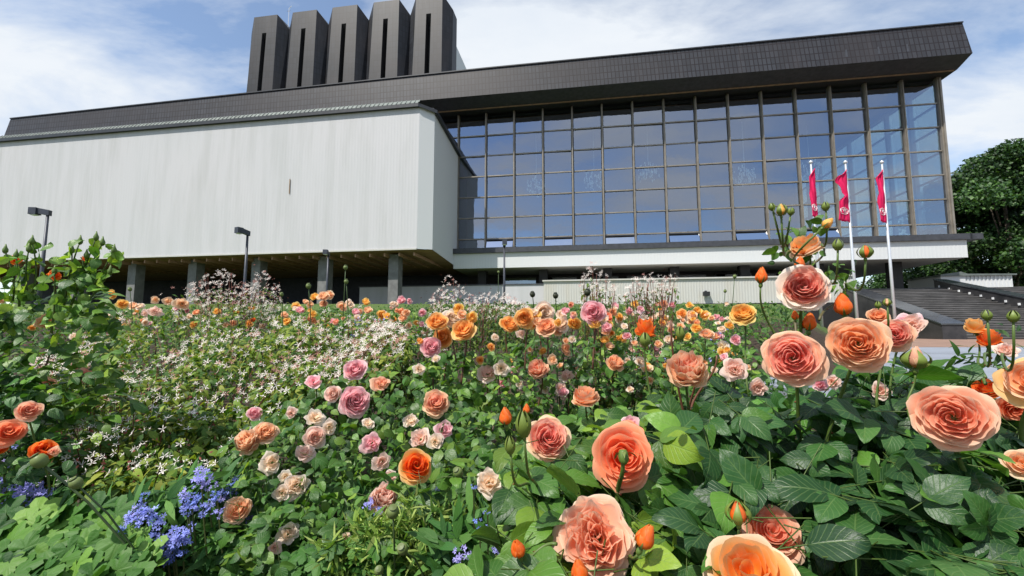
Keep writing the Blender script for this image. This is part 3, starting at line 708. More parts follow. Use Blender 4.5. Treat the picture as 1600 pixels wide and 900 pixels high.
def petal(Rr, f, az0, pal, g, ns=6, nt_=7, H=0.62, curl=0.25, ruf=0.05, tilt=0.0, wide=1.0, closed=False):
    s = np.linspace(-1, 1, ns + 1)[None, :]; t = np.linspace(0, 1, nt_ + 1)[:, None]
    te = t * (1 - (0.20 + 0.1 * f) * np.abs(s) ** 2.2 * t ** 0.5)
    notch = 1 - 0.05 * np.exp(-(s / 0.18) ** 2) * (t > 0.85)
    te = te * notch
    rt = Rr * (0.09 + 0.91 * f ** 0.8) * (1 + g.normal(0, 0.06))
    zt = Rr * H * (0.80 + 0.28 * math.sin(math.pi * f ** 0.8) - 0.85 * f ** 3) + tilt * Rr
    if closed: rt = Rr * (0.03 + 0.05 * f); zt = Rr * (2.35 - 0.5 * f)
    p0 = np.array([0.04 * Rr, -0.12 * Rr]); p2 = np.array([rt, zt])
    p1 = np.array([rt * (0.95 + 0.1 * (1 - f)), -0.10 * Rr + 0.12 * Rr * (1 - f)])
    if closed: p1 = np.array([Rr * (1.15 + 0.35 * f), Rr * 0.35])
    rho = (1 - te) ** 2 * p0[0] + 2 * te * (1 - te) * p1[0] + te ** 2 * p2[0]
    z = (1 - te) ** 2 * p0[1] + 2 * te * (1 - te) * p1[1] + te ** 2 * p2[1]
    k = np.clip((te - 0.68) / 0.32, 0, 1)
    cl = curl * f * (1 + 0.3 * g.normal())
    rho = rho + Rr * cl * 0.30 * k ** 1.5; z = z - Rr * cl * 0.42 * k ** 2
    # side edges roll back on open petals
    z = z - Rr * 0.16 * f * np.abs(s) ** 3 * te * (0.4 if closed else 1) * g.uniform(0.3, 1.3)
    ph = g.uniform(0, 6.28, 3)
    rr = ruf * Rr * te ** 2
    rho = rho + rr * np.sin(4.6 * s + ph[0]) + rr * 0.25 * np.sin(8.5 * s + ph[1])
    z = z + rr * 0.8 * np.sin(5.3 * s + ph[1]) + rr * 0.2 * np.sin(9 * s + ph[2])
    Wd = Rr * (0.26 + 0.40 * f) * wide * (1 + g.normal(0, 0.06))
    if closed: Wd = Rr * 1.25
    w = Wd * (0.30 + 0.70 * np.sin(np.minimum(1, 1.3 * t) * math.pi / 2))
    az = az0 + s * w / np.maximum(rho, (0.55 if closed else 0.36) * Wd)
    rho = np.maximum(rho + Rr * (0.10 if closed else 0.07) * s * (1.1 - f), 0.004 * Rr)
    v = np.stack([rho * np.cos(az), rho * np.sin(az), z + 0 * az], -1).reshape(-1, 3)
    n1_ = ns + 1
    a = (np.arange(nt_)[:, None] * n1_ + np.arange(ns)[None, :]).ravel()
    F4 = np.stack([a, a + 1, a + n1_ + 1, a + n1_], 1)
    pin, pout, ped, pba = PALL[pal]
    c = lerp(pin, pout, min(1, max(0, f + g.normal(0, 0.08))))[None, None, :]
    tt = np.broadcast_to(t, (nt_ + 1, n1_))[..., None]; sa = np.abs(np.broadcast_to(s, (nt_ + 1, n1_)))[..., None]
    c = lerp(c, ped[None, None, :], np.clip((tt - 0.72) / 0.28, 0, 1) ** 1.5 * (0.35 + 0.5 * f) + 0.2 * sa ** 4)
    c = lerp(c, pba[None, None, :], 0.6 * np.clip(1 - tt * 1.7, 0, 1))
    c = np.clip(c * (1 + g.normal(0, 0.05)), 0, 0.95)
    uv = np.stack([np.broadcast_to(s, (nt_ + 1, n1_)), np.broadcast_to(t, (nt_ + 1, n1_)), np.full((nt_ + 1, n1_), g.uniform(0, 30))], -1)
    c = lerp(c, np.array([0.50, 0.30, 0.16]), 0.5 * (g.random() < 0.25) * np.exp(-((sa - g.uniform(0, 1)) / 0.25) ** 2) * np.clip((tt - 0.86) / 0.14, 0, 1))
    return v, F4, c.reshape(-1, 3), uv.reshape(-1, 3)

STY = {  # petals in all, outer ones kept apart, shape
 'rosette': dict(n=62, H=0.58, curl=0.28, ruf=0.032, wide=1.0),
 'wavy':    dict(n=46, H=0.50, curl=0.22, ruf=0.072, wide=1.15),
 'cup':     dict(n=40, H=0.85, curl=0.16, ruf=0.030, wide=1.1),
 'open':    dict(n=26, H=0.62, curl=0.36, ruf=0.032, wide=1.35),
 'globe':   dict(n=48, H=1.15, curl=0.05, ruf=0.06, wide=0.95),
 'half':    dict(n=12, H=1.35, curl=0.20, ruf=0.030, wide=1.7),
 'loose':   dict(n=13, H=0.55, curl=0.45, ruf=0.13, wide=1.5),
}
def petals_of(Rr, style, pal, g, ns, nt_, nscale=1.0, palo=None):
    st = STY[style]; n = max(7, int(st['n'] * nscale)); res = []
    for i in range(n):
        f = ((i + 0.5) / n) ** (0.80 if style in ('rosette', 'globe', 'cup') else 0.9)
        az = i * 2.39996 + g.normal(0, 0.4)
        if style == 'wavy' and f < 0.55: az = g.uniform(0, 6.28)
        lowp = f < 0.4
        res.append((f, petal(Rr, f, az, (palo if palo and f > 0.72 else pal), g, ns, nt_, st['H'], st['curl'], st['ruf'] * (1.5 if style == 'wavy' and f < .6 else 1), g.normal(0, 0.04), st['wide'] * g.uniform(0.85, 1.1))))
    return res
GREEN_S = S(96, 122, 52) * 0.8
def calyx(mb, Rr, g, reflex=1.0, scale=1.0):
    r = 0.20 * Rr * scale
    mb.lathe([(r * 0.35, -0.62 * Rr * scale), (r * 0.95, -0.48 * Rr * scale), (r * 1.05, -0.30 * Rr * scale), (r * 0.85, -0.14 * Rr * scale), (r * 0.6, -0.06 * Rr)], 9, GREEN_S * 0.9)
    for k in range(5):
        a = k * 2 * math.pi / 5 + g.uniform(-.2, .2); L = Rr * g.uniform(0.75, 1.0) * scale; pts = []
        for i in range(7):
            t = i / 6; w = 0.13 * Rr * scale * (1 - t) ** 0.7 * (0.6 + 1.2 * t * (1 - t))
            rr = r + L * (t * 0.75 if reflex > 0.5 else 0.55 * math.sin(t * 1.9)); zz_ = -0.16 * Rr * scale + (L * (0.10 * t - 0.42 * reflex * t * t) if reflex > 0.5 else L * t * 0.95)
            for s in (-1, 1): pts.append((rr * math.cos(a) - s * w * math.sin(a), rr * math.sin(a) + s * w * math.cos(a), zz_))
        mb.add(pts, [(2 * i, 2 * i + 1, 2 * i + 3, 2 * i + 2) for i in range(6)], lerp(GREEN_S, S(150, 150, 90) * 0.7, 0.3))

BLOOMS = []                              # (px, py, radius px, Y) so that leaves keep off the faces of the flowers
def axis_to_cam(q, dx=0.0, dz=0.0, away=1.0):
    d = -norm(q) * away
    return norm(d + np.array([dx, 0, dz]))
def rot_to(ax, spin=0.0):
    return Vector(ax).to_track_quat('Z', 'Y').to_matrix().to_4x4() @ Matrix.Rotation(spin, 4, 'Z')
COUNT = {}
def bloom(root, px, py, d, Rm, pal, style='rosette', dx=0.0, dz=0.25, away=1.0, sep=0, lod=2, palo=None, stem=None, squash=(1, 1), label=None, Y=None, seed=None, stemcol=None, cal=True):
    """one flower as a part of its bush; sep = how many outer petals are objects of their own"""
    g = np.random.default_rng(int(px * 7 + py * 13 + (seed or 0)))
    if Y is None: Y = 2 * Rm * F / d
    q = P(px, py, Y); Rr = Rm / math.sqrt(np.linalg.norm(q) / Y) * (0.97 if lod == 2 else 1.0); BLOOMS.append((px, py, d * 0.5, Y))
    ax = axis_to_cam(q, dx, dz, away)
    ns, nt_ = {2: (12, 11), 1: (6, 7), 0: (3, 4)}[lod]
    Rp = Rr * 0.92
    ps = petals_of(Rp, style, pal, g, ns, nt_, {2: 1.0, 1: 0.75, 0: 0.4}[lod], palo)
    heart = MB(); outer = []
    for i, (f, p) in enumerate(ps):
        if i >= len(ps) - sep: outer.append(p)
        else: heart.add_np(p[0], p[1], p[2], p[3])
    OFF[None] = np.zeros(3)
    off = np.array(OFF[root])
    Mx = Matrix.Translation(Vector(q - off - ax * Rr * 0.28)) @ rot_to(ax, g.uniform(0, 6.28))
    o = linkmesh('rose_bloom', heart.mesh('rose_bloom', M['petal'], (0, 0, 0), True), root, Mx, label=label)
    for p in outer:
        mb = MB(); mb.add_np(*p); linkmesh('petal', mb.mesh('petal', M['petal'], (0, 0, 0), True), o, Matrix())
    if cal:
        mb = MB(); calyx(mb, Rr * 0.8, g, 1.0); linkmesh('calyx', mb.mesh('calyx', M['stem'], (0, 0, 0), True), o, Matrix())
    if stem is not None: add_stem(root, q - ax * Rr * 0.62, -ax, stem, max(0.0016, Rr * 0.052), stemcol)
    return o
def add_stem(root, a, d, b, r, colr=None, name='stem'):
    a = np.array(a); b = np.array(b); L = np.linalg.norm(b - a)
    c1 = a + norm(d) * min(0.35 * L, 0.12); c2 = lerp(a, b, 0.55) + np.array([0, 0.02, 0.05 * L])
    t = np.linspace(0, 1, 12)[:, None]
    pts = (1 - t) ** 3 * a + 3 * (1 - t) ** 2 * t * c1 + 3 * (1 - t) * t ** 2 * c2 + t ** 3 * b
    mb = MB(); mb.tube(pts, np.linspace(r, r * 1.5, 12), 7, GREEN_S * 0.75 if colr is None else colr)
    g = np.random.default_rng(int(abs(a[0]) * 1e4) + 3)
    for k in range(5):                     # prickles
        i = g.integers(2, 11); w = g.uniform(0, 6.28); n_ = norm([math.cos(w), math.sin(w), 0.2])
        p = pts[i]; mb.add([p + n_ * r * 0.8 + [0, 0, r], p + n_ * r * 0.8 - [0, 0, r], p + n_ * r * 3.2 - [0, 0, r * 0.8], p + n_ * r * 0.8 + np.cross(n_, [0, 0, 1]) * r * .6], [(0, 1, 2), (0, 2, 3), (1, 3, 2)], S(150, 80, 60) * 0.7)
    return part(name, mb, M['stem'], root, True)
def bud(root, px, py, h, hm, pal, dx=0.0, dz=1.2, away=0.2, stem=None, green=0.0, label=None, reflex=0.3, fat=1.0):
    g = np.random.default_rng(int(px * 11 + py * 5)); Y = hm * F / h
    q = P(px, py, Y); BLOOMS.append((px, py, h * 0.4, Y)); ax = axis_to_cam(q, dx, dz, away)
    Rr = hm * 0.36 * fat
    mb = MB()
    if green < 0.9:
        for k in range(6): mb.add_np(*petal(Rr * 0.9, 1 - k / 7, k * 2.4 + 1, pal, g, 9, 9, closed=True, ruf=0.02))
    off = OFF[root]; Mx = Matrix.Translation(Vector(q - off - ax * hm * 0.42)) @ rot_to(ax, g.uniform(0, 6.28))
    cx = MB(); calyx(cx, Rr * 1.15, g, reflex, 1.0)
    if green > 0.4:                        # sepals still wrapped round the bud
        for k in range(5):
            a0 = k * 1.2566; vv = []
            for i in range(8):
                t = i / 7; rr = Rr * (0.25 + 0.78 * math.sin(math.pi * min(1, 0.08 + 0.92 * t))) * (1 if green > .9 else 1.06); z_ = -0.15 * Rr + t * hm * (0.95 if green > .9 else 0.75); w = (0.72 if green > .9 else 0.42) * (1 - t) ** 0.45 + 0.03
                for s in (-1, 0, 1): vv.append((rr * (1.06 if s == 0 else 1) * math.cos(a0 + s * w), rr * (1.06 if s == 0 else 1) * math.sin(a0 + s * w), z_))
            cx.add(vv, [(3 * i + j, 3 * i + j + 1, 3 * i + j + 4, 3 * i + j + 3) for i in range(7) for j in (0, 1)], lerp(GREEN_S, S(140, 150, 60) * .7, 0.4))
    if green < 0.9:
        o = linkmesh('rose_bud', mb.mesh('rose_bud', M['petal'], (0, 0, 0), True), root, Mx, label=label)
        linkmesh('calyx', cx.mesh('calyx', M['stem'], (0, 0, 0), True), o, Matrix())
    else:
        o = linkmesh('rose_bud', cx.mesh('rose_bud', M['stem'], (0, 0, 0), True), root, Mx, label=label or 'closed green bud')
    if stem is not None: add_stem(root, q - ax * (hm * 0.42 + Rr * 0.65), -ax, stem, max(0.0013, hm * 0.035))
    return o

# ------------------------------------------------------------------ leaves
def leaf_tpl(nt_=12, width=0.36, fold=0.25, droop=0.25, ser=0.018, tip=1.0, half=2, twist=0.0):
    ts = np.linspace(0, 1, nt_ + 1); ss = np.linspace(-1, 1, 2 * half + 1); v = []; uv = []
    for i, t in enumerate(ts):
        w = width * (math.sin(math.pi * min(1, t ** (0.80 / tip))) ** 0.85) * (1 - 0.15 * t) + 0.004
        for s in ss:
            e = (ser * (1 if i % 2 else -1) if abs(s) == 1 and 0 < i < nt_ else 0)
            x = s * w + math.copysign(e, s) if s else 0.0
            z = fold * abs(x) - droop * t * t + twist * s * t * 0.12 - 0.10 * abs(s) ** 2 * width + 0.012 * math.sin(t * 26) * abs(s)
            v.append((x, t - (0.02 if abs(s) == 1 else 0), z)); uv.append((s, t, 0))
    n1_ = 2 * half + 1
    a = (np.arange(nt_)[:, None] * n1_ + np.arange(2 * half)[None, :]).ravel()
    return np.array(v), np.stack([a, a + 1, a + n1_ + 1, a + n1_], 1), np.array(uv)
T_ROSE = [leaf_tpl(12, 0.33, 0.30, 0.22, 0.019), leaf_tpl(12, 0.36, 0.15, 0.35, 0.019, twist=1), leaf_tpl(12, 0.31, 0.45, 0.12, 0.019), leaf_tpl(12, 0.38, 0.10, 0.10, 0.020, twist=-1)]
T_MID = [leaf_tpl(5, 0.36, 0.3, 0.25, 0.0, half=1), leaf_tpl(5, 0.38, 0.12, 0.3, 0.0, half=1)]
T_LANCE = [leaf_tpl(5, 0.15, 0.3, 0.35, 0.0, half=1), leaf_tpl(5, 0.12, 0.2, 0.1, 0.0, half=1)]
T_NEEDLE = [leaf_tpl(3, 0.05, 0.2, 0.2, 0.0, half=1)]
T_TREE = [leaf_tpl(2, 0.40, 0.2, 0.2, 0.0, half=1)]
def lobed_tpl():
    v = [(0, 0, 0)]; uv = [(0, 0, 0)]; n = 40
    for i in range(n):
        a = math.pi * (-0.93 + 1.86 * i / (n - 1)); r = 0.52 * (0.50 + 0.50 * abs(math.cos(2.9 * a * 0.93)) ** 0.6) * (1 - 0.10 * abs(a) / 3) * (1.04 if i % 2 else 0.97)
        for rr in (0.5, 1.0):
            x, y = r * rr * math.sin(a), r * rr * math.cos(a)
            v.append((x, y, 0.05 * rr * abs(math.cos(2.9 * a * 0.93)) - 0.45 * (r * rr) ** 2 + 0.015 * math.sin(9 * a) * rr)); uv.append((math.sin(a) * rr, y + .5, 0))
    tri = [(0, 1 + 2 * (i + 1), 1 + 2 * i) for i in range(n - 1)]; quad = [(1 + 2 * i, 1 + 2 * (i + 1), 2 + 2 * (i + 1), 2 + 2 * i) for i in range(n - 1)]
    return np.array(v), (np.array(tri), np.array(quad)), np.array(uv)
def star_tpl(n=5, w=0.10, L=1.0, up=0.35):
    v = []; f = []; g = np.random.default_rng(4)
    for k in range(n):
        a = 2 * math.pi * k / n + g.uniform(-.25, .25); d = np.array([math.cos(a), math.sin(a), 0]); e = np.array([-d[1], d[0], 0]); l = L * g.uniform(0.8, 1.1); b = len(v)
        v += [d * 0.04 + e * 0.03, d * 0.04 - e * 0.03, d * l * .6 + e * w + [0, 0, up * .5], d * l * .6 - e * w + [0, 0, up * .5], d * l + [0, 0, up * g.uniform(0, 1)]]
        f += [(b, b + 1, b + 3), (b, b + 3, b + 2), (b + 2, b + 3, b + 4)]
    return np.array(v), np.array(f), np.zeros((len(v), 3))

def frames(dirs, nrms):
    """(N,3,3) with columns x,y,z: y along dirs, z near nrms"""
    y = dirs / np.linalg.norm(dirs, axis=1, keepdims=True)
    x = np.cross(y, nrms); x /= np.linalg.norm(x, axis=1, keepdims=True) + 1e-9
    z = np.cross(x, y)
    return np.stack([x, y, z], -1)
def scatter(mb, tpl, pos, fr, size, col, rnd=None):
    Vt, Ft, At = tpl; N = len(pos); n = len(Vt)
    if N == 0: return
    v = np.einsum('nij,kj->nki', fr, Vt) * np.asarray(size).reshape(-1, 1, 1) + pos[:, None, :]
    a = np.broadcast_to(At[None], (N, n, 3)).copy()
    a[..., 2] = (rng.uniform(0, 50, N) if rnd is None else rnd)[:, None]
    c = np.broadcast_to(np.asarray(col).reshape(-1, 1, 3), (N, n, 3)).reshape(-1, 3)
    fs = Ft if isinstance(Ft, tuple) else (Ft,)
    base = mb.n
    for i, ff in enumerate(fs):
        f = (ff[None] + (np.arange(N) * n)[:, None, None]).reshape(-1, ff.shape[1])
        if i == 0: mb.add_np(v.reshape(-1, 3), f, c, a.reshape(-1, 3))
        else: (mb.f4 if ff.shape[1] == 4 else mb.f3).append(f + base)
def rvec(n): 
    v = rng.normal(size=(n, 3)); return v / np.linalg.norm(v, axis=1, keepdims=True)
LEAFPAL = {'rose': [(50, 84, 34), (62, 100, 38), (76, 114, 40), (112, 140, 48), (88, 120, 50)], 'rosedark': [(36, 68, 36), (44, 80, 38), (56, 96, 42), (88, 130, 48), (60, 96, 50)],
           'gill': [(84, 108, 34), (62, 92, 32), (106, 124, 42), (50, 84, 30), (112, 120, 44)], 'lime': [(66, 108, 40), (84, 124, 46), (48, 86, 34), (100, 136, 58), (74, 112, 48)],
           'blue': [(70, 112, 48), (56, 98, 44), (92, 130, 60), (48, 86, 42), (82, 120, 62)], 'feather': [(104, 132, 56), (88, 120, 50), (124, 140, 74), (74, 108, 46), (132, 150, 80)],
           'tree': [(26, 50, 22), (34, 62, 26), (44, 74, 30), (56, 86, 36), (30, 56, 28)], 'bed': [(60, 92, 36), (76, 108, 42), (96, 122, 52), (48, 80, 34), (112, 126, 64)]}
LEAFPAL = {k: np.array([S(*c) * 1.05 for c in v]) for k, v in LEAFPAL.items()}
def lcol(pal, n, var=0.18):
    c = LEAFPAL[pal][rng.integers(0, 5, n)]
    return np.clip(c * (1 + rng.normal(0, var, (n, 1))), 0.004, 0.9)
def leaf_frames(n, upw=1.0, cam_w=0.3, spread=0.7, dirs=None):
    nrm = np.array([0, 0, 1.0]) * upw + np.array([-0.15, -1, 0.1]) * cam_w + rvec(n) * spread
    d = rvec(n) if dirs is None else dirs
    d = d - nrm * (np.sum(d * nrm, 1) / np.sum(nrm * nrm, 1))[:, None]
    d[:, 2] -= 0.25
    return frames(d, nrm)
def clear_of_blooms(pos, size, pad=0.28):
    x, y = pix(pos); ok = np.ones(len(pos), bool); lp = size * F / pos[:, 1]
    for bx, by, br, bY in BLOOMS:
        if br < 7: continue
        ok &= ~((np.hypot(x - bx, y - by) < br + pad * lp) & (pos[:, 1] < bY + 0.01))
    return ok
LEAFMESH = {}
def leafmesh(kind, i, j):
    k = (kind, i, j)
    if k not in LEAFMESH:
        mb = MB(); tpl = {'rose': T_ROSE, 'rosedark': T_ROSE, 'mid': T_ROSE}[kind][i]; pal = 'rose' if kind == 'mid' else kind
        mb.add_np(tpl[0], tpl[1], LEAFPAL[pal][j], tpl[2]); LEAFMESH[k] = mb.mesh('leaf', M['rose_leaf'], (0, 0, 0), True)
    return LEAFMESH[k]
def compound(o, d, n, L, five=True):
    """leaflets of one rose leaf: (base, direction, normal, length)"""
    d = norm(d); n = norm(n - d * np.dot(n, d)); x = np.cross(d, n); r = []
    r.append((o + d * 0.9 * L, d, n, L))
    for k, (a, sz) in enumerate(((0.78, 0.86), (0.18, 0.68)) if five else ((0.78, 0.86),)):
        for sg in (-1, 1):
            dd = norm(d * 0.55 + x * sg * 0.85 - n * 0.1); r.append((o + d * a * L, dd, norm(n + x * sg * -0.25 + rng.normal(0, .18, 3)), L * sz * rng.uniform(.9, 1.05)))
    return r
def rose_leaves(root, pts, nrm_cam, L, kind='rose', nobj=260, extra_pts=None, Lx=None, fresh=0.15, up=1.0, pad=0.30):
    """compound leaves at pts; the first nobj leaflets are parts, all others one joined part"""
    lf = []; rach = MB()
    for p in pts:
        l = L * rng.uniform(0.72, 1.12)
        n = norm(np.array([-0.1, -nrm_cam, up]) + rng.normal(0, 0.45, 3)); d = rng.normal(size=3); d[2] = d[2] * .5 - 0.25; d = norm(d)
        for q in compound(p, d, n, l, rng.random() < 0.5): lf.append(q)
        rach.tube([p - d * l * 0.35, p + d * l * 0.9], l * 0.014, 4, GREEN_S * 0.6, False)
    pos = np.array([q[0] for q in lf]); sz = np.array([q[3] for q in lf]); dr = np.array([q[1] for q in lf]) * sz[:, None]; mid = pos + dr * 0.5
    ok = clear_of_blooms(mid, sz, pad) & clear_of_blooms(pos + dr * .95, sz, .03) & clear_of_blooms(pos, sz, .03); lf = [q for q, k in zip(lf, ok) if k]; mid = mid[ok]
    order = np.argsort(mid[:, 1]); off = OFF[root]; rest = []
    for k, i in enumerate(order):
        b, d, n, l = lf[i]
        if k < nobj:
            fr = frames(d[None], n[None])[0]; Mx = Matrix([[*(fr[r] * l), b[r] - off[r]] for r in range(3)] + [[0, 0, 0, 1]])
            j = rng.integers(0, 3) if rng.random() > fresh else rng.integers(3, 5)
            linkmesh('leaf', leafmesh(kind, rng.integers(0, 4), j), root, Mx)
        else: rest.append(lf[i])
    mb = MB()
    if rest:
        fr = frames(np.array([q[1] for q in rest]), np.array([q[2] for q in rest]))
        pos = np.array([q[0] for q in rest]); s_ = np.array([q[3] for q in rest]); w = rng.integers(0, 2, len(rest))
        for i in (0, 1):
            m = w == i; scatter(mb, T_MID[i] if L < 0.05 else T_ROSE[i], pos[m], fr[m], s_[m], lcol('rosedark' if kind == 'rosedark' else 'rose', m.sum()))
    if extra_pts is not None and len(extra_pts):
        e = extra_pts; s_ = rng.uniform(0.7, 1.1, len(e)) * (Lx or L); k = clear_of_blooms(e, s_, pad); e = e[k]; s_ = s_[k]
        fr = leaf_frames(len(e), up, nrm_cam, 0.6); w = rng.integers(0, 2, len(e))
        for i in (0, 1): m = w == i; scatter(mb, T_MID[i], e[m], fr[m], s_[m], lcol('rosedark' if kind == 'rosedark' else 'rose', m.sum()))
    if mb.n: part('foliage', mb, M['rose_leaf'], root, True, kind='stuff')
    if rach.n: part('leaf_stalk', rach, M['stem'], root, True, kind='stuff')

def region(n, xs, tops, ybot, Yof, thick, py_pow=1.0):
    """points in the crown of a plant: photo columns xs with top outline, Yof(py) front distance, thick = depth behind it"""
    px = rng.uniform(xs[0], xs[-1], n); tp = np.interp(px, xs, tops)
    py = tp + (ybot - tp) * rng.random(n) ** py_pow
    Y = Yof(py) + rng.exponential(thick, n)
    return np.array([P(a, b, c) for a, b, c in zip(px, py, Y)])

# ------------------------------------------------------------------ foreground rose bushes
Yf = lambda py: 0.44 + np.clip(900 - py, -60, 400) / 300 * 0.27
def gpt(px, Y): q = P(px, 515, Y); return np.array([q[0], q[1], float(hgt(q[0], q[1]))])
def root_thing(name, label, px, Y, cat='rose bush', group=None):
    q = gpt(px, Y); return thing(name, label, cat, tuple(q), 0, group)
def woody(root, px, Y, n, spread, top):
    """brown canes from the ground"""
    b = OFF[root]; mb = MB()
    for k in range(n):
        a = rng.uniform(0, 6.28); e = b + np.array([math.cos(a) * spread, math.sin(a) * spread * .6, top * rng.uniform(.6, 1)])
        m = lerp(b, e, 0.5) + rng.normal(0, 0.03, 3); mb.tube([b + rng.normal(0, .02, 3) * [1, 1, 0], m, e], [0.008, 0.006, 0.003], 6, S(84, 70, 48) * 0.7)
    part('cane', mb, M['stem'], root, True)

B1 = root_thing('rose_bush', 'large coral pink rose bush on the right with flagpoles behind its tallest blooms', 1290, 0.95)
j1 = P(1255, 640, 0.74)
b1b = OFF[B1] + np.array([0, 0, 0.5])
bloom(B1, 1237, 558, 104, 0.046, 'deep', 'rosette', -0.1, 0.15, sep=14, palo='coral', stem=j1 + [0, 0, -.15])
bloom(B1, 1340, 535, 108, 0.047, 'apricot', 'rosette', 0.0, 0.2, sep=14, stem=j1 + [.02, 0, -.12])
bloom(B1, 1255, 447, 92, 0.042, 'deep', 'rosette', 0.05, 0.25, sep=12, palo='cream', stem=P(1262, 600, .70))
bloom(B1, 1398, 522, 66, 0.037, 'deep', 'rosette', 0.1, 0.2, sep=8, palo='coral', stem=P(1370, 640, .8))
bloom(B1, 1424, 507, 56, 0.033, 'faded', 'loose', 0.3, 0.3, sep=6, palo='pink', stem=P(1390, 640, .85))
bloom(B1, 1372, 492, 40, 0.026, 'apricot', 'open', 0.1, 0.6, sep=4)
bloom(B1, 1258, 384, 62, 0.034, 'sunny', 'cup', -0.4, 1.1, 0.35, sep=8, palo='peach', stem=P(1245, 470, .80))
bloom(B1, 1073, 578, 74, 0.040, 'tan', 'globe', 0.05, 0.7, 0.9, sep=12, palo='peach', stem=P(1090, 700, .78))
bloom(B1, 1208, 828, 96, 0.045, 'coral', 'open', 0.2, 0.4, sep=8, Y=0.56, stem=P(1215, 900, .62))
bloom(B1, 1172, 893, 170, 0.052, 'sunny', 'open', -0.1, 0.75, sep=14, palo='peach', stem=P(1180, 990, .50))
bloom(B1, 1150, 576, 46, 0.028, 'faded', 'loose', 0.2, 0.3, sep=6, Y=0.85, stem=P(1165, 660, .9))
bloom(B1, 1186, 607, 34, 0.022, 'faded', 'loose', 0.4, -0.2, sep=4, Y=0.86)
bloom(B1, 1282, 600, 30, 0.02, 'pink', 'loose', sep=3, Y=0.95); bloom(B1, 1375, 610, 36, 0.024, 'faded', 'loose', sep=3, Y=0.95); bloom(B1, 1300, 596, 30, .02, 'faded', 'loose', sep=3, Y=1.0)
bloom(B1, 1160, 487, 46, 0.034, 'yellow', 'rosette', -0.2, 0.9, sep=6, Y=1.0, stem=P(1170, 620, 1.0))
bud(B1, 1190, 426, 36, 0.036, 'orange', 0.2, 1.6, stem=P(1222, 540, .70))
bud(B1, 1265, 500, 34, 0.034, 'orange', 0.2, 1.4, stem=P(1262, 580, .76), fat=1.15)
bud(B1, 1242, 488, 26, 0.026, 'orange', 0.0, 1.4, fat=.8)
bud(B1, 1317, 474, 40, 0.042, 'orange', -0.1, 1.2, stem=P(1330, 560, .8), fat=1.25)
bud(B1, 1250, 409, 28, 0.029, 'orange', 0.3, 1.4, fat=1.1)
bud(B1, 1220, 325, 26, 0.022, 'yellow', 0, 1.5, stem=P(1242, 400, .80), green=0.5)
bud(B1, 1206, 323, 14, 0.012, 'orange', -.3, 1.5, stem=P(1228, 372, .80), green=1)
bud(B1, 1236, 330, 14, 0.012, 'orange', .3, 1.5, stem=P(1230, 372, .80), green=1)
bud(B1, 1297, 345, 32, 0.027, 'yellow', 0.9, 0.8, stem=P(1262, 430, .80), fat=.9)
bud(B1, 1290, 322, 16, 0.014, 'orange', 0, 1.5, stem=P(1288, 390, .80), green=1)
bud(B1, 1352, 390, 28, 0.024, 'orange', 0.1, 1.5, stem=P(1322, 448, .78), green=0.5)
bud(B1, 1309, 382, 20, 0.017, 'orange', 0.1, 1.5, stem=P(1295, 440, .78), green=1)
bud(B1, 1430, 556, 40, 0.038, 'tan', 0.1, 1.3, stem=P(1425, 660, .62), green=0.5, fat=1.2, label='fat bud in bronze green sepals')
bud(B1, 1153, 795, 46, 0.031, 'orange', 0, 1.6, stem=P(1150, 880, .56), green=0.5)
bud(B1, 1386, 470, 16, 0.014, 'tan', 0, 1.5, stem=P(1375, 520, .8), green=0.5); bud(B1, 1372, 476, 12, 0.012, 'tan', 0, 1.5, green=1)
for a, b in (((1242, 400, .80), (1250, 560, .74)), ((1230, 372, .80), (1242, 400, .80)), ((1322, 448, .78), (1280, 500, .76)), ((1250, 430, .8), (1262, 480, .76)), ((1288, 390, .8), (1258, 430, .8)), ((1048, 500, .8), (1075, 680, .85)), ((1090, 560, .8), (1070, 690, .85)), ((1120, 555, .82), (1075, 650, .84))):
    add_stem(B1, P(*a), (0, 0, -1), P(*b), 0.0016, S(92, 84, 50) * .8 if a[0] > 1200 else S(110, 70, 52) * .8)
pts = region(78, [1050, 1100, 1150, 1200, 1300, 1400, 1480], [650, 620, 600, 590, 580, 600, 640], 905, Yf, 0.02)
pts = np.concatenate([pts, region(95, [1050, 1150, 1200, 1300, 1400, 1480], [640, 600, 570, 570, 590, 620], 960, lambda y: Yf(y) + .05, 0.08)])
up_pts = np.array([P(*a) for a in ((1215, 395, .79), (1228, 375, .8), (1240, 365, .8), (1265, 365, .8), (1285, 345, .8), (1300, 430, .78), (1318, 440, .78), (1332, 420, .78), (1290, 415, .79), (1226, 420, .8), (1275, 400, .8), (1310, 452, .77))])
ex = region(420, [1320, 1380, 1430, 1475], [572, 575, 580, 600], 670, lambda y: np.full_like(y, 1.0), .12)
ex = np.concatenate([ex, region(1500, [1040, 1150, 1250, 1350, 1500], [650, 610, 590, 600, 640], 1000, lambda y: Yf(y) + .14, 0.22)])
pts = np.concatenate([pts, region(26, [1355, 1400, 1440, 1480], [580, 580, 590, 610], 660, lambda y: np.full_like(y, .8), .05)])
rose_leaves(B1, pts, 0.55, 0.058, 'rosedark', 285, ex, 0.05, 0.22)
mb = MB(); n_ = 60; ii = rng.integers(0, len(up_pts), n_); pp = up_pts[ii] + rng.normal(0, .008, (n_, 3)); k = clear_of_blooms(pp, np.full(n_, .018), .2); pp = pp[k]; scatter(mb, T_ROSE[0], pp, leaf_frames(len(pp), .5, .3, .9), rng.uniform(.012, .026, len(pp)), lcol('lime', len(pp)) * .75); part('young_leaf', mb, M['rose_leaf'], B1, True, kind='stuff')
woody(B1, 1290, .95, 8, .25, .75)

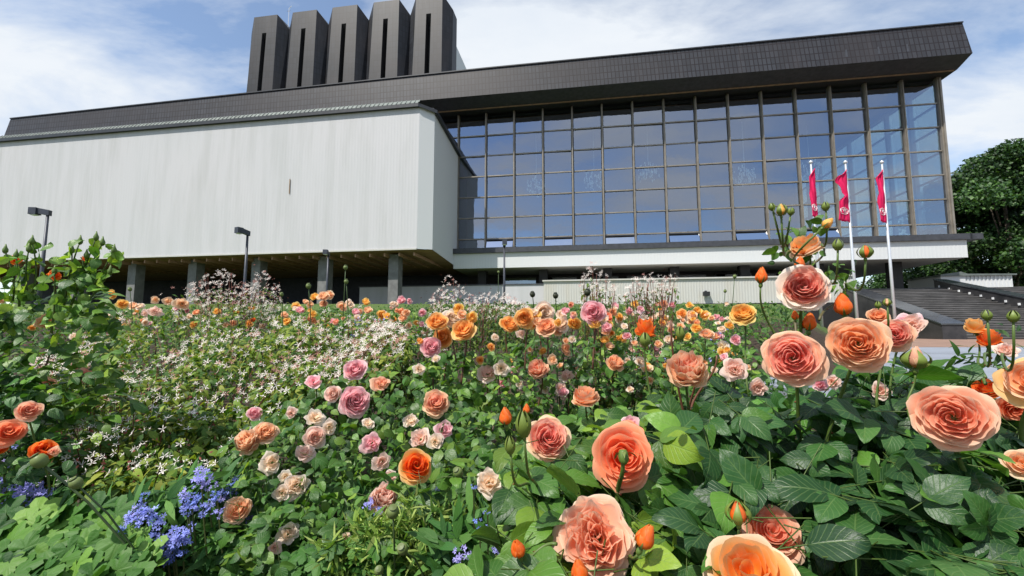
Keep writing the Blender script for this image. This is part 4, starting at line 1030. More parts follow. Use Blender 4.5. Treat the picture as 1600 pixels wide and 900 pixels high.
B2 = root_thing('rose_bush', 'orange and pink rose bush in the bottom centre with one huge ruffled bloom', 900, 0.80)
bloom(B2, 931, 836, 138, 0.048, 'wavy', 'wavy', -0.05, 0.2, sep=18, stem=P(905, 960, .52), label='huge ruffled peach pink bloom')
bloom(B2, 857, 682, 78, 0.040, 'deep', 'rosette', 0.15, 0.35, sep=12, palo='peach', stem=P(885, 790, .66))
bloom(B2, 975, 712, 108, 0.045, 'tanger', 'open', 0.1, 0.05, sep=12, stem=P(970, 800, .60), label='tangerine bloom with petals folded down')
bloom(B2, 980, 676, 62, 0.028, 'tanger', 'open', -0.1, 0.9, 0.6, sep=6, Y=0.60)
g = np.random.default_rng(2); mb = MB(); calyx(mb, .03, g, 1.0); q_ = P(973, 700, .535); linkmesh('calyx', mb.mesh('calyx', M['stem'], (0, 0, 0), True), B2, Matrix.Translation(Vector(q_ - OFF[B2])) @ rot_to((0, .3, 1))); add_stem(B2, q_ - [0, 0, .015], (0, 0, -1), P(965, 790, .57), .0024)
bloom(B2, 915, 618, 50, 0.033, 'apricot', 'cup', 0.0, 1.4, 0.5, sep=6, stem=P(930, 700, .95))
bloom(B2, 1008, 517, 44, 0.032, 'orange', 'half', 0.1, 1.5, 0.35, sep=5, stem=P(1020, 640, 1.0), label='bright orange half open bloom')
bloom(B2, 962, 566, 32, 0.026, 'apricot', 'cup', 0.5, .8, sep=3, Y=1.1)
bloom(B2, 985, 660, 24, .018, 'pink', 'loose', sep=0, Y=.8, lod=1)
bloom(B2, 765, 752, 42, 0.030, 'cream', 'loose', 0.1, .5, sep=5, Y=.85)
bud(B2, 1010, 836, 46, 0.029, 'orange', 0.5, 1.0, stem=P(985, 880, .46), label='plump orange bud', fat=1.2)
bud(B2, 808, 855, 36, 0.024, 'orange', -0.3, .9, .5, stem=P(870, 850, .47), fat=1.2)
bud(B2, 905, 893, 34, 0.022, 'orange', -.2, 1.2, fat=1.5)
bud(B2, 818, 662, 44, 0.029, 'orange', -0.1, 1.6, stem=P(845, 780, .6), green=1, fat=.75)
bud(B2, 797, 695, 30, 0.02, 'orange', -0.1, 1.6, stem=P(835, 770, .6), green=1, fat=.75)
bud(B2, 823, 636, 22, 0.016, 'orange', 0.1, 1.5); bud(B2, 790, 650, 28, 0.022, 'orange', -.1, 1.2, fat=1.4)
bud(B2, 1063, 520, 24, 0.0285, 'orange', 0, 1.6, stem=P(1050, 620, .86), green=1, fat=.8); bud(B2, 1008, 530, 24, .018, 'orange', 0, 1.6, green=1)
pts = region(80, [770, 830, 900, 980, 1060], [740, 690, 680, 660, 650], 910, Yf, 0.02)
pts = np.concatenate([pts, region(60, [790, 850, 900, 1000, 1070], [700, 650, 660, 620, 620], 960, lambda y: Yf(y) + .06, 0.09)])
ex = region(900, [780, 850, 950, 1080], [720, 660, 620, 620], 980, lambda y: Yf(y) + .15, 0.2)
rose_leaves(B2, pts, 0.55, 0.054, 'rose', 240, ex, 0.046, 0.3)
woody(B2, 900, .8, 6, .18, .7)

B3 = root_thing('rose_bush', 'coral and orange rose bush cut by the right edge of the view', 1560, 0.85)
bloom(B3, 1487, 650, 134, 0.050, 'coral', 'rosette', -0.05, 0.1, sep=16, palo='coral', stem=P(1520, 760, .56), label='big coral bloom')
bloom(B3, 1612, 592, 110, 0.046, 'apricot', 'open', -0.3, 0.5, sep=9, palo='sunny', stem=P(1600, 700, .62))
bloom(B3, 1540, 606, 48, 0.03, 'orange', 'cup', -0.3, .9, .6, sep=6, stem=P(1545, 680, .7))
bloom(B3, 1586, 640, 60, 0.03, 'tanger', 'open', .2, -.4, sep=5, Y=.66)
bloom(B3, 1598, 722, 36, 0.026, 'peach', 'open', .2, .4, sep=3, Y=.55)
bloom(B3, 1524, 513, 40, 0.026, 'gold', 'half', -0.2, 1.3, .3, sep=5, stem=P(1540, 590, .75), label='golden orange half open bloom')
bloom(B3, 1546, 532, 44, 0.028, 'orange', 'half', 0.3, 1.0, .5, sep=5, stem=P(1540, 600, .72))
bloom(B3, 1572, 545, 30, 0.02, 'faded', 'loose', .2, .6, sep=3, Y=.72)
bud(B3, 1542, 492, 18, .014, 'orange', 0, 1.5, stem=P(1548, 560, .75), green=1); bud(B3, 1583, 494, 20, .015, 'orange', .1, 1.5, stem=P(1572, 560, .75), green=1)
pts = region(75, [1470, 1520, 1560, 1640], [690, 680, 640, 640], 910, Yf, 0.02)
pts = np.concatenate([pts, region(16, [1490, 1540, 1600], [570, 560, 570], 640, lambda y: Yf(y) + .03, .04), region(50, [1440, 1520, 1640], [660, 660, 620], 960, lambda y: Yf(y) + .06, 0.1)])
ex = region(600, [1430, 1500, 1650], [650, 640, 620], 980, lambda y: Yf(y) + .14, 0.2)
rose_leaves(B3, pts, 0.55, 0.055, 'rosedark', 240, ex, 0.05, 0.15)
woody(B3, 1560, .85, 6, .2, .7)
mb = MB(); pp = region(70, [1490, 1530, 1590], [540, 505, 510], 610, lambda y: np.full_like(y, .73), .03); k = clear_of_blooms(pp, np.full(len(pp), .02), .2); pp = pp[k]; scatter(mb, T_LANCE[0], pp, leaf_frames(len(pp), .5, .3, .9), rng.uniform(.015, .035, len(pp)), lcol('lime', len(pp)) * .7); part('young_leaf', mb, M['rose_leaf'], B3, True, kind='stuff')

B7 = root_thing('rose_bush', 'small rose bush with a single bright orange open bloom left of centre', 660, 1.0)
bloom(B7, 651, 726, 62, 0.041, 'orange', 'open', 0.1, 0.35, sep=10, palo='gold', stem=P(670, 830, .95), label='bright orange open bloom')
pts = region(26, [640, 700, 760], [740, 690, 700], 800, lambda y: np.full_like(y, .86), .04)
rose_leaves(B7, pts, 0.5, 0.045, 'rose', 110, region(200, [640, 700, 780], [720, 690, 700], 840, lambda y: np.full_like(y, .98), .1), .04)

# ------------------------------------------------------------------ rose bushes in the middle of the bed
B6 = root_thing('rose_bush', 'pale rose bush with many cream and pink spent blooms left of centre', 540, 1.3)
for (x, y, d, pal, sty, dx, dz, sep) in (
 (556, 625, 56, 'pink', 'rosette', 0, .25, 10), (554, 575, 40, 'pink', 'rosette', 0, .5, 6), (595, 598, 32, 'coral', 'loose', 0, .4, 3), (518, 615, 30, 'faded', 'rosette', -.2, .2, 3), (490, 594, 32, 'pink', 'loose', -.2, .5, 4),
 (416, 673, 42, 'peach', 'rosette', 0, .4, 7), (386, 690, 46, 'peach', 'globe', -.3, .4, 6), (425, 722, 42, 'cream', 'loose', 0, .3, 7), (493, 650, 36, 'cream', 'loose', .1, .6, 6), (492, 682, 38, 'faded', 'rosette', .1, .2, 5),
 (475, 706, 36, 'faded', 'loose', 0, .3, 5), (515, 668, 28, 'cream', 'loose', .3, -.3, 3), (655, 684, 38, 'faded', 'loose', -.2, .5, 5), (696, 671, 34, 'pink', 'loose', .2, .2, 5), (680, 690, 30, 'cream', 'loose', .2, -.1, 3),
 (580, 692, 40, 'pink', 'loose', 0, -.2, 5), (600, 778, 54, 'faded', 'globe', 0, .4, 8), (370, 795, 52, 'peach', 'open', -.1, .4, 8), (450, 832, 40, 'cream', 'loose', 0, .2, 5), (462, 758, 46, 'cream', 'loose', .2, .0, 5),
 (440, 770, 30, 'cream', 'loose', 0, 0, 3), (641, 656, 28, 'cream', 'loose', 0, .3, 3), (597, 722, 32, 'faded', 'loose', .2, -.3, 3), (681, 627, 50, 'tan', 'rosette', -.1, .2, 6), (398, 645, 28, 'pink', 'open', 0, .6, 3), (445, 745, 24, 'cream', 'loose', 0, 0, 3), (575, 660, 22, 'cream', 'loose', 0, .3, 3),
 (540, 838, 18, 'cream', 'loose', 0, .3, 0), (430, 855, 24, 'faded', 'loose', 0, .3, 0), (610, 745, 22, 'faded', 'loose', 0, .1, 0), (455, 645, 22, 'faded', 'loose', 0, .1, 0), (655, 575, 22, 'cream', 'loose', 0, .1, 0), (680, 560, 16, 'cream', 'loose', 0, .1, 0)):
    bloom(B6, x, y, d, d * 0.5 * (1.0 + (780 - y) * .0016) / F, pal, sty, dx + rng.uniform(-.3, .3), dz + rng.uniform(-.2, .4), sep=sep, lod=2 if d > 45 else 1, stem=P(x + rng.uniform(-10, 10), y + 70, 1.0 + (780 - y) * .0016 + .1) if sep > 3 else None)
Y6 = lambda y: np.clip(0.92 + (780 - y) * .0017, .82, 1.4)
pts = region(150, [370, 420, 500, 560, 620, 700, 760], [700, 660, 640, 610, 620, 650, 690], 860, Y6, .03)
ex = region(2600, [350, 400, 500, 560, 620, 700, 780], [700, 650, 600, 570, 580, 610, 660], 900, lambda y: Y6(y) + .05, .14)
rose_leaves(B6, pts, 0.5, 0.034, 'rose', 290, ex, 0.032)
woody(B6, 540, 1.3, 7, .25, .6)

def cluster(name, label, pxb, Yb, blooms, leafreg, nleaf, Yfun, L, kind='rose', group=None, nobj=60, cane=True, ybot=600, extra=()):
    for (n_e, xa, xb, ya, yb, da, db) in extra:
        for k in range(n_e): blooms.append((rng.uniform(xa, xb), rng.uniform(ya, yb), rng.uniform(da, db), ('peach', 'yellow', 'cream', 'yellow', 'pink', 'apricot', 'peach', 'cream')[rng.integers(0, 8)], ('cup', 'rosette', 'loose')[rng.integers(0, 3)]))
    B = root_thing(name, label, pxb, Yb, group=group)
    for (x, y, d, pal, sty) in blooms:
        Y = Yb + rng.uniform(-.06, .06) * Yb * .5
        bloom(B, x, y, d, d * .5 * Y / F, pal, sty, rng.uniform(-.55, .55), rng.uniform(-.1, 1.2), sep=5 if d >= 30 else 0, lod=1 if d > 24 else 0, Y=Y, cal=d > 24,
              stem=(P(x + rng.uniform(-6, 6), y + d * 1.0 + 45, Y + .05) if d > 22 else None), stemcol=S(96, 66, 48) * .8)
    xs, tops = leafreg
    pts = region(nleaf, xs, tops, ybot, Yfun, .03 * Yb)
    ex = region(nleaf * 9, xs, [t + 6 for t in tops], ybot + 40, lambda y: Yfun(y) + .03 * Yb, .09 * Yb)
    rose_leaves(B, pts, .45, L, kind, nobj, ex, L * .9)
    if cane: woody(B, pxb, Yb, 5, .10 * Yb, .75)
    return B
cluster('rose_bush', 'slender rose bush topped by a tight cluster of orange and pale pink blooms', 705, 1.55,
        [(683, 499, 38, 'gold', 'rosette'), (723, 513, 44, 'gold', 'rosette'), (690, 527, 38, 'gold', 'rosette'), (673, 540, 38, 'pink', 'rosette'), (708, 496, 34, 'cream', 'rosette'), (716, 482, 22, 'yellow', 'cup'), (738, 495, 24, 'yellow', 'cup'), (722, 490, 20, 'peach', 'cup'), (656, 532, 14, 'gold', 'cup'), (768, 542, 16, 'gold', 'cup'), (750, 562, 16, 'gold', 'cup'), (762, 580, 40, 'faded', 'loose'), (785, 575, 30, 'cream', 'loose')],
        ([650, 700, 760, 800], [560, 545, 540, 560]), 60, lambda y: np.full_like(y, 1.5), .045, nobj=150, ybot=660)
cluster('rose_bush', 'broad rose bush with a row of gold, peach and cream blooms before the terrace wall', 860, 1.8,
        [(797, 504, 34, 'gold', 'rosette'), (818, 497, 36, 'gold', 'rosette'), (853, 508, 36, 'apricot', 'rosette'), (852, 488, 40, 'cream', 'rosette'), (877, 505, 30, 'cream', 'rosette'), (898, 505, 26, 'yellow', 'cup'), (926, 487, 46, 'pink', 'rosette'), (948, 495, 26, 'tanger', 'rosette'), (835, 493, 24, 'yellow', 'cup'), (832, 505, 22, 'gold', 'cup'), (884, 485, 16, 'pink', 'cup'), (892, 476, 12, 'coral', 'cup'), (895, 492, 14, 'pink', 'cup'), (945, 530, 18, 'yellow', 'cup'), (840, 576, 36, 'coral', 'globe'), (815, 522, 18, 'faded', 'loose'), (848, 548, 16, 'yellow', 'cup'), (885, 585, 28, 'faded', 'loose'), (878, 605, 26, 'faded', 'loose'), (955, 520, 14, 'gold', 'cup'), (875, 570, 14, 'peach', 'loose'), (930, 508, 14, 'gold', 'cup')],
        ([790, 850, 920, 1000, 1050], [530, 520, 520, 540, 560]), 75, lambda y: np.full_like(y, 1.75), .045, nobj=180, ybot=660, extra=((26, 770, 1030, 515, 615, 12, 21), (18, 780, 1010, 482, 512, 13, 24)))
cluster('rose_bush', 'green rose shrub with few orange buds towering at the left edge before the white block', 60, 1.25,
        [(85, 430, 25, 'orange', 'half'), (24, 406, 23, 'orange', 'half'), (27, 425, 18, 'gold', 'half'), (135, 405, 19, 'orange', 'half'), (70, 502, 34, 'apricot', 'loose'), (50, 512, 16, 'gold', 'loose'), (2, 470, 12, 'peach', 'cup')],
        ([-70, 0, 25, 60, 100, 130, 150, 190], [440, 420, 430, 470, 440, 400, 420, 460]), 55, lambda y: np.full_like(y, 1.2), .045, kind='rose', nobj=220, ybot=640)
cluster('rose_bush', 'peach and cream rose bush behind the tan ranunculus shaped bloom right of centre', 1110, 1.75,
        [(1105, 520, 26, 'peach', 'rosette'), (1128, 540, 24, 'cream', 'loose'), (1088, 512, 20, 'yellow', 'cup'), (1150, 530, 20, 'pink', 'rosette'), (1140, 508, 18, 'yellow', 'cup')],
        ([1040, 1090, 1140, 1180], [540, 525, 525, 540]), 40, lambda y: np.full_like(y, 1.72), .045, nobj=80, ybot=640, extra=((18, 1040, 1175, 498, 590, 11, 20),))
B9 = root_thing('rose_bush', 'low orange rose bush at the left edge below the green shrub', 10, 1.0)
for (x, y, d, pal, sty, sep) in ((14, 673, 58, 'tanger', 'open', 8), (68, 702, 44, 'orange', 'cup', 6), (46, 640, 42, 'coral', 'rosette', 6), (-2, 698, 34, 'orange', 'cup', 3), (135, 585, 40, 'deep', 'loose', 5), (75, 597, 30, 'tan', 'loose', 3), (85, 705, 22, 'tan', 'loose', 0)):
    Y = 1.0 if y > 620 else 1.35
    bloom(B9, x, y, d, d * .5 * Y / F, pal, sty, .1, .5, sep=sep, lod=1, Y=Y, stem=P(x + 5, y + 90, Y + .05) if sep else None)
rose_leaves(B9, region(24, [-60, 0, 60, 110], [690, 680, 700, 730], 780, lambda y: np.full_like(y, 1.02), .04), .5, .045, 'rosedark', 100, region(700, [-60, 0, 60, 110], [560, 560, 600, 700], 790, lambda y: np.full_like(y, 1.15), .1), .042)

# shoots of the tall left shrub
tall = [o for o in bpy.data.objects if o.get('label', '').startswith('green rose shrub')][0]
mb = MB(); lm = MB()
for (x, y, xb, yb) in ((8, 392, 20, 470), (50, 378, 45, 470), (45, 390, 45, 470), (125, 378, 100, 480), (150, 372, 110, 480), (178, 392, 130, 470), (112, 392, 100, 470), (25, 400, 30, 480), (85, 425, 80, 520), (135, 400, 110, 480), (172, 425, 130, 480), (160, 380, 120, 450)):
    a, b = P(x, y, 1.2), P(xb, yb, 1.22); m = lerp(a, b, .5) + rng.normal(0, .012, 3)
    t = np.linspace(0, 1, 9)[:, None]; pts = (1 - t) ** 2 * a + 2 * t * (1 - t) * m + t * t * b
    mb.tube(pts, np.linspace(.0016, .003, 9), 5, GREEN_S * .7); mb.lathe([(.002, -.008), (.006, -.003), (.0065, .004), (.003, .012), (.001, .02)], 7, GREEN_S, o=a)
    n = 16; pp = pts[rng.integers(0, 9, n)] + rng.normal(0, .012, (n, 3)); scatter(lm, T_ROSE[rng.integers(0, 4)], pp, leaf_frames(n, .5, .3, .9), rng.uniform(.018, .042, n), lcol('rose', n) * 1.15)
part('shoot', mb, M['stem'], tall, True); part('young_leaf', lm, M['rose_leaf'], tall, True, kind='stuff')

# far roses of the bed
FAR = [('yellow and peach rose bush before the second column from the block corner', 500, 4.2, [(505, 461, 24, 'peach', 'rosette'), (492, 463, 18, 'yellow', 'cup'), (515, 460, 18, 'peach', 'rosette'), (463, 478, 18, 'yellow', 'rosette'), (477, 471, 12, 'peach', 'cup'), (535, 478, 20, 'peach', 'rosette'), (485, 498, 14, 'apricot', 'cup'), (525, 502, 14, 'coral', 'cup'), (445, 492, 16, 'peach', 'cup')], ([445, 490, 520, 560], [490, 475, 475, 490])),
       ('small rose bush with stacked peach and yellow blooms left of the corner column', 590, 4.4, [(572, 471, 16, 'yellow', 'cup'), (575, 484, 18, 'peach', 'cup'), (597, 491, 20, 'yellow', 'rosette'), (627, 468, 17, 'pink', 'cup'), (640, 470, 12, 'pink', 'cup'), (612, 480, 10, 'faded', 'loose')], ([560, 600, 640, 660], [490, 488, 480, 490])),
       ('low peach rose bush amid white star flowers left of the black lamps', 230, 3.6, [(174, 460, 20, 'yellow', 'cup'), (191, 474, 22, 'yellow', 'rosette'), (208, 477, 18, 'peach', 'cup'), (243, 468, 18, 'peach', 'loose'), (262, 470, 20, 'peach', 'loose'), (285, 474, 26, 'peach', 'loose'), (243, 485, 26, 'faded', 'loose'), (122, 504, 18, 'peach', 'cup'), (147, 510, 16, 'yellow', 'cup'), (116, 525, 18, 'cream', 'cup'), (225, 490, 16, 'faded', 'loose'), (340, 486, 16, 'yellow', 'cup'), (390, 504, 18, 'gold', 'loose'), (395, 500, 10, 'orange', 'cup'), (410, 509, 14, 'cream', 'cup')], ([160, 220, 290, 400], [490, 480, 485, 500])),
       ('yellow and orange rose bush far back below the wall floodlight', 1085, 4.2, [(1064, 490, 20, 'gold', 'rosette'), (1080, 493, 20, 'peach', 'rosette'), (1100, 491, 20, 'yellow', 'rosette'), (1068, 497, 14, 'cream', 'cup'), (1047, 508, 16, 'cream', 'cup'), (1045, 530, 17, 'cream', 'cup'), (1050, 476, 14, 'pink', 'cup'), (1122, 525, 18, 'pink', 'cup'), (1112, 497, 12, 'peach', 'cup'), (1128, 498, 12, 'pink', 'cup'), (1090, 502, 12, 'yellow', 'cup'), (1055, 527, 12, 'gold', 'cup'), (1140, 505, 12, 'peach', 'cup')], ([1030, 1080, 1130, 1170], [505, 500, 505, 510])),
       ('far peach rose bush between the gold blooms and the orange half open bloom', 985, 3.4, [(975, 508, 14, 'faded', 'loose'), (962, 528, 13, 'yellow', 'cup'), (988, 545, 14, 'faded', 'loose'), (1025, 545, 14, 'pink', 'cup'), (1040, 560, 13, 'faded', 'loose'), (1000, 497, 12, 'peach', 'cup')], ([950, 990, 1040], [515, 505, 520]))]
for lab, pxb, Yb, bl, reg in FAR:
    cluster('rose_bush', lab, pxb, Yb, bl, reg, 70, lambda y, Yb=Yb: np.full_like(y, Yb), .045, nobj=0, cane=False, ybot=560, extra=((22 if pxb > 900 else 13, reg[0][0], reg[0][-1], 472, 505, 9, 17), (9, reg[0][0], reg[0][-1], 500, 555 if pxb > 900 else 510, 9, 16)), group='rose bushes far back in the bed')

# ------------------------------------------------------------------ white star-flowered shrubs
STAR = star_tpl(5, 0.105, 1.0, 0.30); LOBED = lobed_tpl()
STARMESH = None
def star_shrub(label, pxb, Yb, leafpts, flpts, nobj=0, lsize=.034, fsize=.017, stems=(), group='white star flowered shrubs', warm=0.0, leafpal='gill', airy=None):
    global STARMESH
    B = root_thing('star_flower_shrub', label, pxb, Yb, 'shrub', group)
    mb = MB(); n = len(leafpts); fr = leaf_frames(n, 1.0, .35, .6); s_ = rng.uniform(.7, 1.25, n) * lsize; w = rng.integers(0, 2, n)
    k = clear_of_blooms(leafpts, s_, .2)
    for i in (0, 1):
        m = (w == i) & k; scatter(mb, leaf_tpl(3, .20 if i else .25, .3, .3, 0, half=1), leafpts[m], fr[m], s_[m], lcol(leafpal, m.sum()))
    part('foliage', mb, M['soft_leaf'], B, True, kind='stuff')
    k = clear_of_blooms(flpts, np.full(len(flpts), fsize), .5); flpts = flpts[k]; n = len(flpts)
    fr = leaf_frames(n, .6, .6, .6); s_ = rng.uniform(.7, 1.15, n) * fsize * np.minimum(1, .62 * (flpts[:, 1] / 1.05) ** .7)
    order = np.argsort(flpts[:, 1]); off = OFF[B]
    if STARMESH is None:
        STARMESH = []
        for q in range(4):
            a = np.random.default_rng(q); sm_ = MB(); v = STAR[0].copy(); v[:, 2] += a.normal(0, .08, len(v)); v[:, :2] *= a.uniform(.85, 1.1, (1, 2))
            sm_.add_np(v, STAR[1], S(246, 242, 236) * .9, STAR[2]); sm_.lathe([(.03, -.25), (.07, -.1), (.06, .02)], 5, S(150, 60, 60) * .7); STARMESH.append(sm_.mesh('star_flower', M['small_petal'], (0, 0, 0), False))
    for i in order[:nobj]:
        Mx = Matrix([[*(fr[i][r] * s_[i]), flpts[i][r] - off[r]] for r in range(3)] + [[0, 0, 0, 1]])
        linkmesh('star_flower', STARMESH[rng.integers(0, 4)], B, Mx)
    r_ = order[nobj:]; mb = MB()
    if len(r_):
        c = np.where(rng.random((len(r_), 1)) < warm, S(206, 150, 140)[None] * .8, S(244, 236, 228)[None] * .88); scatter(mb, STAR, flpts[r_], fr[r_], s_[r_], c)
    n = len(flpts); m = max(10, int(n * (.35 + warm))); cc = flpts[rng.integers(0, n, m)] + rng.normal(0, fsize * 1.6, (m, 3))     # red calyces left after the petals
    scatter(mb, leaf_tpl(2, .3, .5, -.3, 0, half=1), cc, leaf_frames(m, .3, .3, 1), rng.uniform(.4, .8, m) * fsize, np.clip(S(140, 70, 62) * .8 * (1 + rng.normal(0, .2, (m, 1))), 0, 1))
    part('flower_spray', mb, M['small_petal'], B, False, kind='stuff')
    mb = MB()
    if airy is not None:
        for q in flpts[rng.integers(0, n, airy)]:
            b = np.array([lerp(OFF[B][0], q[0], .75), lerp(OFF[B][1], q[1], .8), max(q[2] - rng.uniform(.15, .4), OFF[B][2])]); mb.tube([q, lerp(q, b, .5) + rng.normal(0, .008, 3), b], .0011 * Yb ** .5, 3, S(112, 64, 50) * .7, False)
    if mb.n: part('stem', mb, M['stem'], B, kind='stuff')
    return B
YG = lambda y: np.interp(y, [440, 470, 490, 540, 600, 700, 770], [4.2, 3.5, 3.1, 2.3, 1.75, 1.28, 1.08])
gx_ = [60, 110, 200, 300, 400, 470, 560, 640]; gt_ = [600, 530, 480, 470, 480, 490, 500, 510]
def gill_pts(n, bot, thick, xs=gx_, tops=gt_):
    px = rng.uniform(xs[0], xs[-1], n); tp = np.interp(px, xs, tops); bt = np.interp(px, [60, 150, 330, 420, 480, 640], [745, 765, 750, 690, 620, 580]); bt = np.minimum(bt, bot)
    py = tp + (bt - tp) * rng.random(n); Y = YG(py) * (1 + rng.normal(0, .02, n)) + rng.exponential(thick, n)
    q = np.array([P(a, b, c) for a, b, c in zip(px, py, Y)])
    w = np.sin(q[:, 0] * 5.1 + 2 * np.sin(q[:, 1] * 2.3)) * np.sin(q[:, 1] * 4.3 + 1.5 * np.sin(q[:, 0] * 3.1)) + .5 * np.sin(q[:, 0] * 13 + q[:, 1] * 7)
    q[:, 2] += .045 * w * (q[:, 1] / 1.5) ** .7
    return q[(w + rng.normal(0, .45, n)) > -.75]
lp = gill_pts(17000, 770, .10); fp = np.concatenate([gill_pts(1250, 760, .012), gill_pts(750, 620, .02)])
star_shrub('broad mound of white star flowers on yellow green leaves filling the left middle', 260, 1.9, lp, fp + [0, -.045, .045], 290, .038, .0170, warm=.22, airy=160)
def airy_shrub(label, xs, tops, bot, Y, nl, nf, warm=.25, fs=.016, gr=True, lbot=None):
    f = region(nf, xs, tops, bot, lambda y: np.full_like(y, Y), .06 * Y, 0.8)
    l = region(nl, xs, [t + (bot - t) * .35 for t in tops], lbot or bot + 45, lambda y: np.full_like(y, Y), .07 * Y, .8)
    star_shrub(label, float(np.mean(xs)), Y + .1, l, f, 0, .032, fs, warm=warm, airy=70)
airy_shrub('tall airy white star flowered shrub in front of the dark colonnade', [270, 300, 330, 350, 380, 410, 440], [470, 440, 425, 418, 440, 418, 450], 500, 3.3, 1500, 760, .2, .019)
airy_shrub('white star flowered shrub before the low wall right of the block corner', [670, 700, 740, 780, 830], [470, 428, 462, 450, 480], 500, 3.0, 1900, 620, .2, .018)
airy_shrub('narrow white star flowered shrub in the middle before the terrace wall', [905, 925, 945, 970], [440, 402, 425, 450], 490, 2.9, 600, 190, .1)
airy_shrub('white star flowered shrub below the glass hall, left of the wall floodlight', [975, 1005, 1030, 1060], [445, 420, 430, 425], 490, 2.9, 700, 260, .15)
airy_shrub('spreading star flowers in the centre behind the pink blooms', [470, 560, 640, 700], [505, 495, 490, 500], 590, 2.3, 3200, 420, .3, .015)
airy_shrub('low star flowers right of centre under the row of gold blooms', [880, 960, 1040, 1100], [530, 520, 535, 560], 620, 1.9, 1800, 150, .15, .013)

# ------------------------------------------------------------------ blue flowers, lime leaves, poppy heads
BLUE = star_tpl(5, 0.22, 1.0, 0.2)
def blue_plant(label, pxb, Yb, heads, reg, nl, hr=.03, n_each=34, L=.06):
    B = root_thing('blue_flower_clump', label, pxb, Yb, 'flower clump', 'clumps of blue flowers')
    lp = region(nl, reg[0], reg[1], reg[2], lambda y: np.full_like(y, Yb * 1.05), .05 * Yb); k = clear_of_blooms(lp, np.full(len(lp), L), .3); lp = lp[k]; n = len(lp)
    d = rvec(n) * .8 + [0, 0, .9]; mb = MB(); w = rng.integers(0, 2, n); fr = leaf_frames(n, .4, .5, .6, d); s_ = rng.uniform(.7, 1.2, n) * L
    for i in (0, 1): m = w == i; scatter(mb, T_LANCE[i], lp[m], fr[m], s_[m], lcol('blue', m.sum()))
    part('foliage', mb, M['soft_leaf'], B, True, kind='stuff')
    for (x, y, d_) in heads:
        c = P(x, y, Yb); rr = d_ * .5 * Yb / F; n = max(10, int(n_each * 0.95 * (d_ / 34) ** 2)); mb = MB()
        pp = c + rvec(n) * rng.uniform(.3, 1, (n, 1)) * [rr, rr, rr * .85]; base = S(*[(122, 136, 214), (140, 142, 220), (104, 126, 208), (152, 148, 216)][rng.integers(0, 4)])
        cc = np.clip(base * 1.0 * (1 + rng.normal(0, .2, (n, 1))), 0, .9); fr = leaf_frames(n, .7, .7, .6); scatter(mb, BLUE, pp, fr, rng.uniform(.7, 1.2, n) * np.minimum(rr * .32, .0085), cc)
        mb.tube([c - [0, 0, rr * .5], c - [0, -.02, rr * 2 + .06]], .0016, 4, GREEN_S * .7); part('flower_head', mb, M['small_petal'], B, False)
blue_plant('blue flower clump with several round heads beside the lime leaves in the bottom left', 260, .95, [(221, 803, 40), (255, 850, 44), (285, 835, 40), (300, 780, 28), (200, 845, 32), (240, 838, 26), (250, 815, 26), (268, 842, 24), (232, 868, 26), (205, 805, 24), (340, 775, 26), (325, 760, 22), (160, 870, 24), (275, 865, 30), (192, 832, 24), (315, 745, 32), (318, 795, 30), (296, 797, 26), (175, 885, 34), (263, 868, 26), (215, 873, 20), (110, 893, 26), (290, 770, 24), (342, 800, 22), (225, 775, 18)], ([170, 240, 300, 370], [800, 780, 740, 760], 910), 700)
blue_plant('blue flower spikes rising left of the open peach bloom', 365, 1.02, [(360, 765, 26), (352, 778, 26), (368, 752, 22), (392, 808, 34), (335, 772, 20), (310, 752, 20)], ([320, 360, 410], [770, 755, 790], 850), 260)
blue_plant('blue flowers in shade at the left edge under the orange blooms', 40, 1.05, [(38, 768, 46), (32, 792, 30), (5, 725, 24), (2, 752, 20), (70, 770, 24), (20, 700, 14)], ([-30, 40, 90], [740, 760, 770], 830), 200)
blue_plant('blue flowers hanging under the faded bloom in the centre', 585, .95, [(575, 790, 24), (590, 800, 22), (572, 815, 20), (570, 828, 14), (680, 768, 14)], ([560, 600, 640], [790, 790, 780], 870), 160)
blue_plant('small bright blue flower sprigs left of the huge ruffled bloom', 740, .72, [(722, 865, 30), (750, 822, 24), (778, 815, 22), (762, 800, 16), (775, 862, 20), (715, 875, 16), (740, 760, 12)], ([680, 740, 790], [830, 800, 820], 910), 160, n_each=20)
blue_plant('violet blue flowers far back in the centre of the bed', 550, 3.2, [(537, 516, 18), (570, 512, 22), (560, 500, 22), (600, 500, 18), (580, 500, 14), (552, 522, 14)], ([520, 560, 610], [505, 500, 500], 540), 200)
blue_plant('blue flower spikes below the yellow blooms far right of the bed', 1120, 2.6, [(1122, 545, 26), (1118, 525, 20), (1128, 515, 16), (1112, 560, 20), (1138, 540, 18), (1043, 566, 16)], ([1090, 1120, 1150], [520, 510, 530], 590), 200)

LB = root_thing('lime_leaf_clump', 'clump of lobed lime green leaves in the bottom left corner', 70, .95, 'leafy plant')
n = 200; lp = region(n, [-30, 40, 120, 180, 240], [800, 785, 785, 800, 860], 915, lambda y: .98 + (800 - y) * .0011, .05)
fr = leaf_frames(n, .8, .85, .5); order = np.argsort(lp[:, 1]); off = OFF[LB]; LM = []
for q in range(5):
    mb = MB(); c = LEAFPAL['lime'][q]; scatter(mb, LOBED, np.zeros((1, 3)), np.eye(3)[None], [1.0], c[None]); LM.append(mb.mesh('lobed_leaf', M['soft_leaf'], (0, 0, 0), True))
for k, i in enumerate(order[:280]):
    s_ = rng.uniform(.05, .085); Mx = Matrix([[*(fr[i][r] * s_), lp[i][r] - off[r]] for r in range(3)] + [[0, 0, 0, 1]]); linkmesh('lobed_leaf', LM[rng.integers(0, 5)], LB, Mx)
mb = MB()
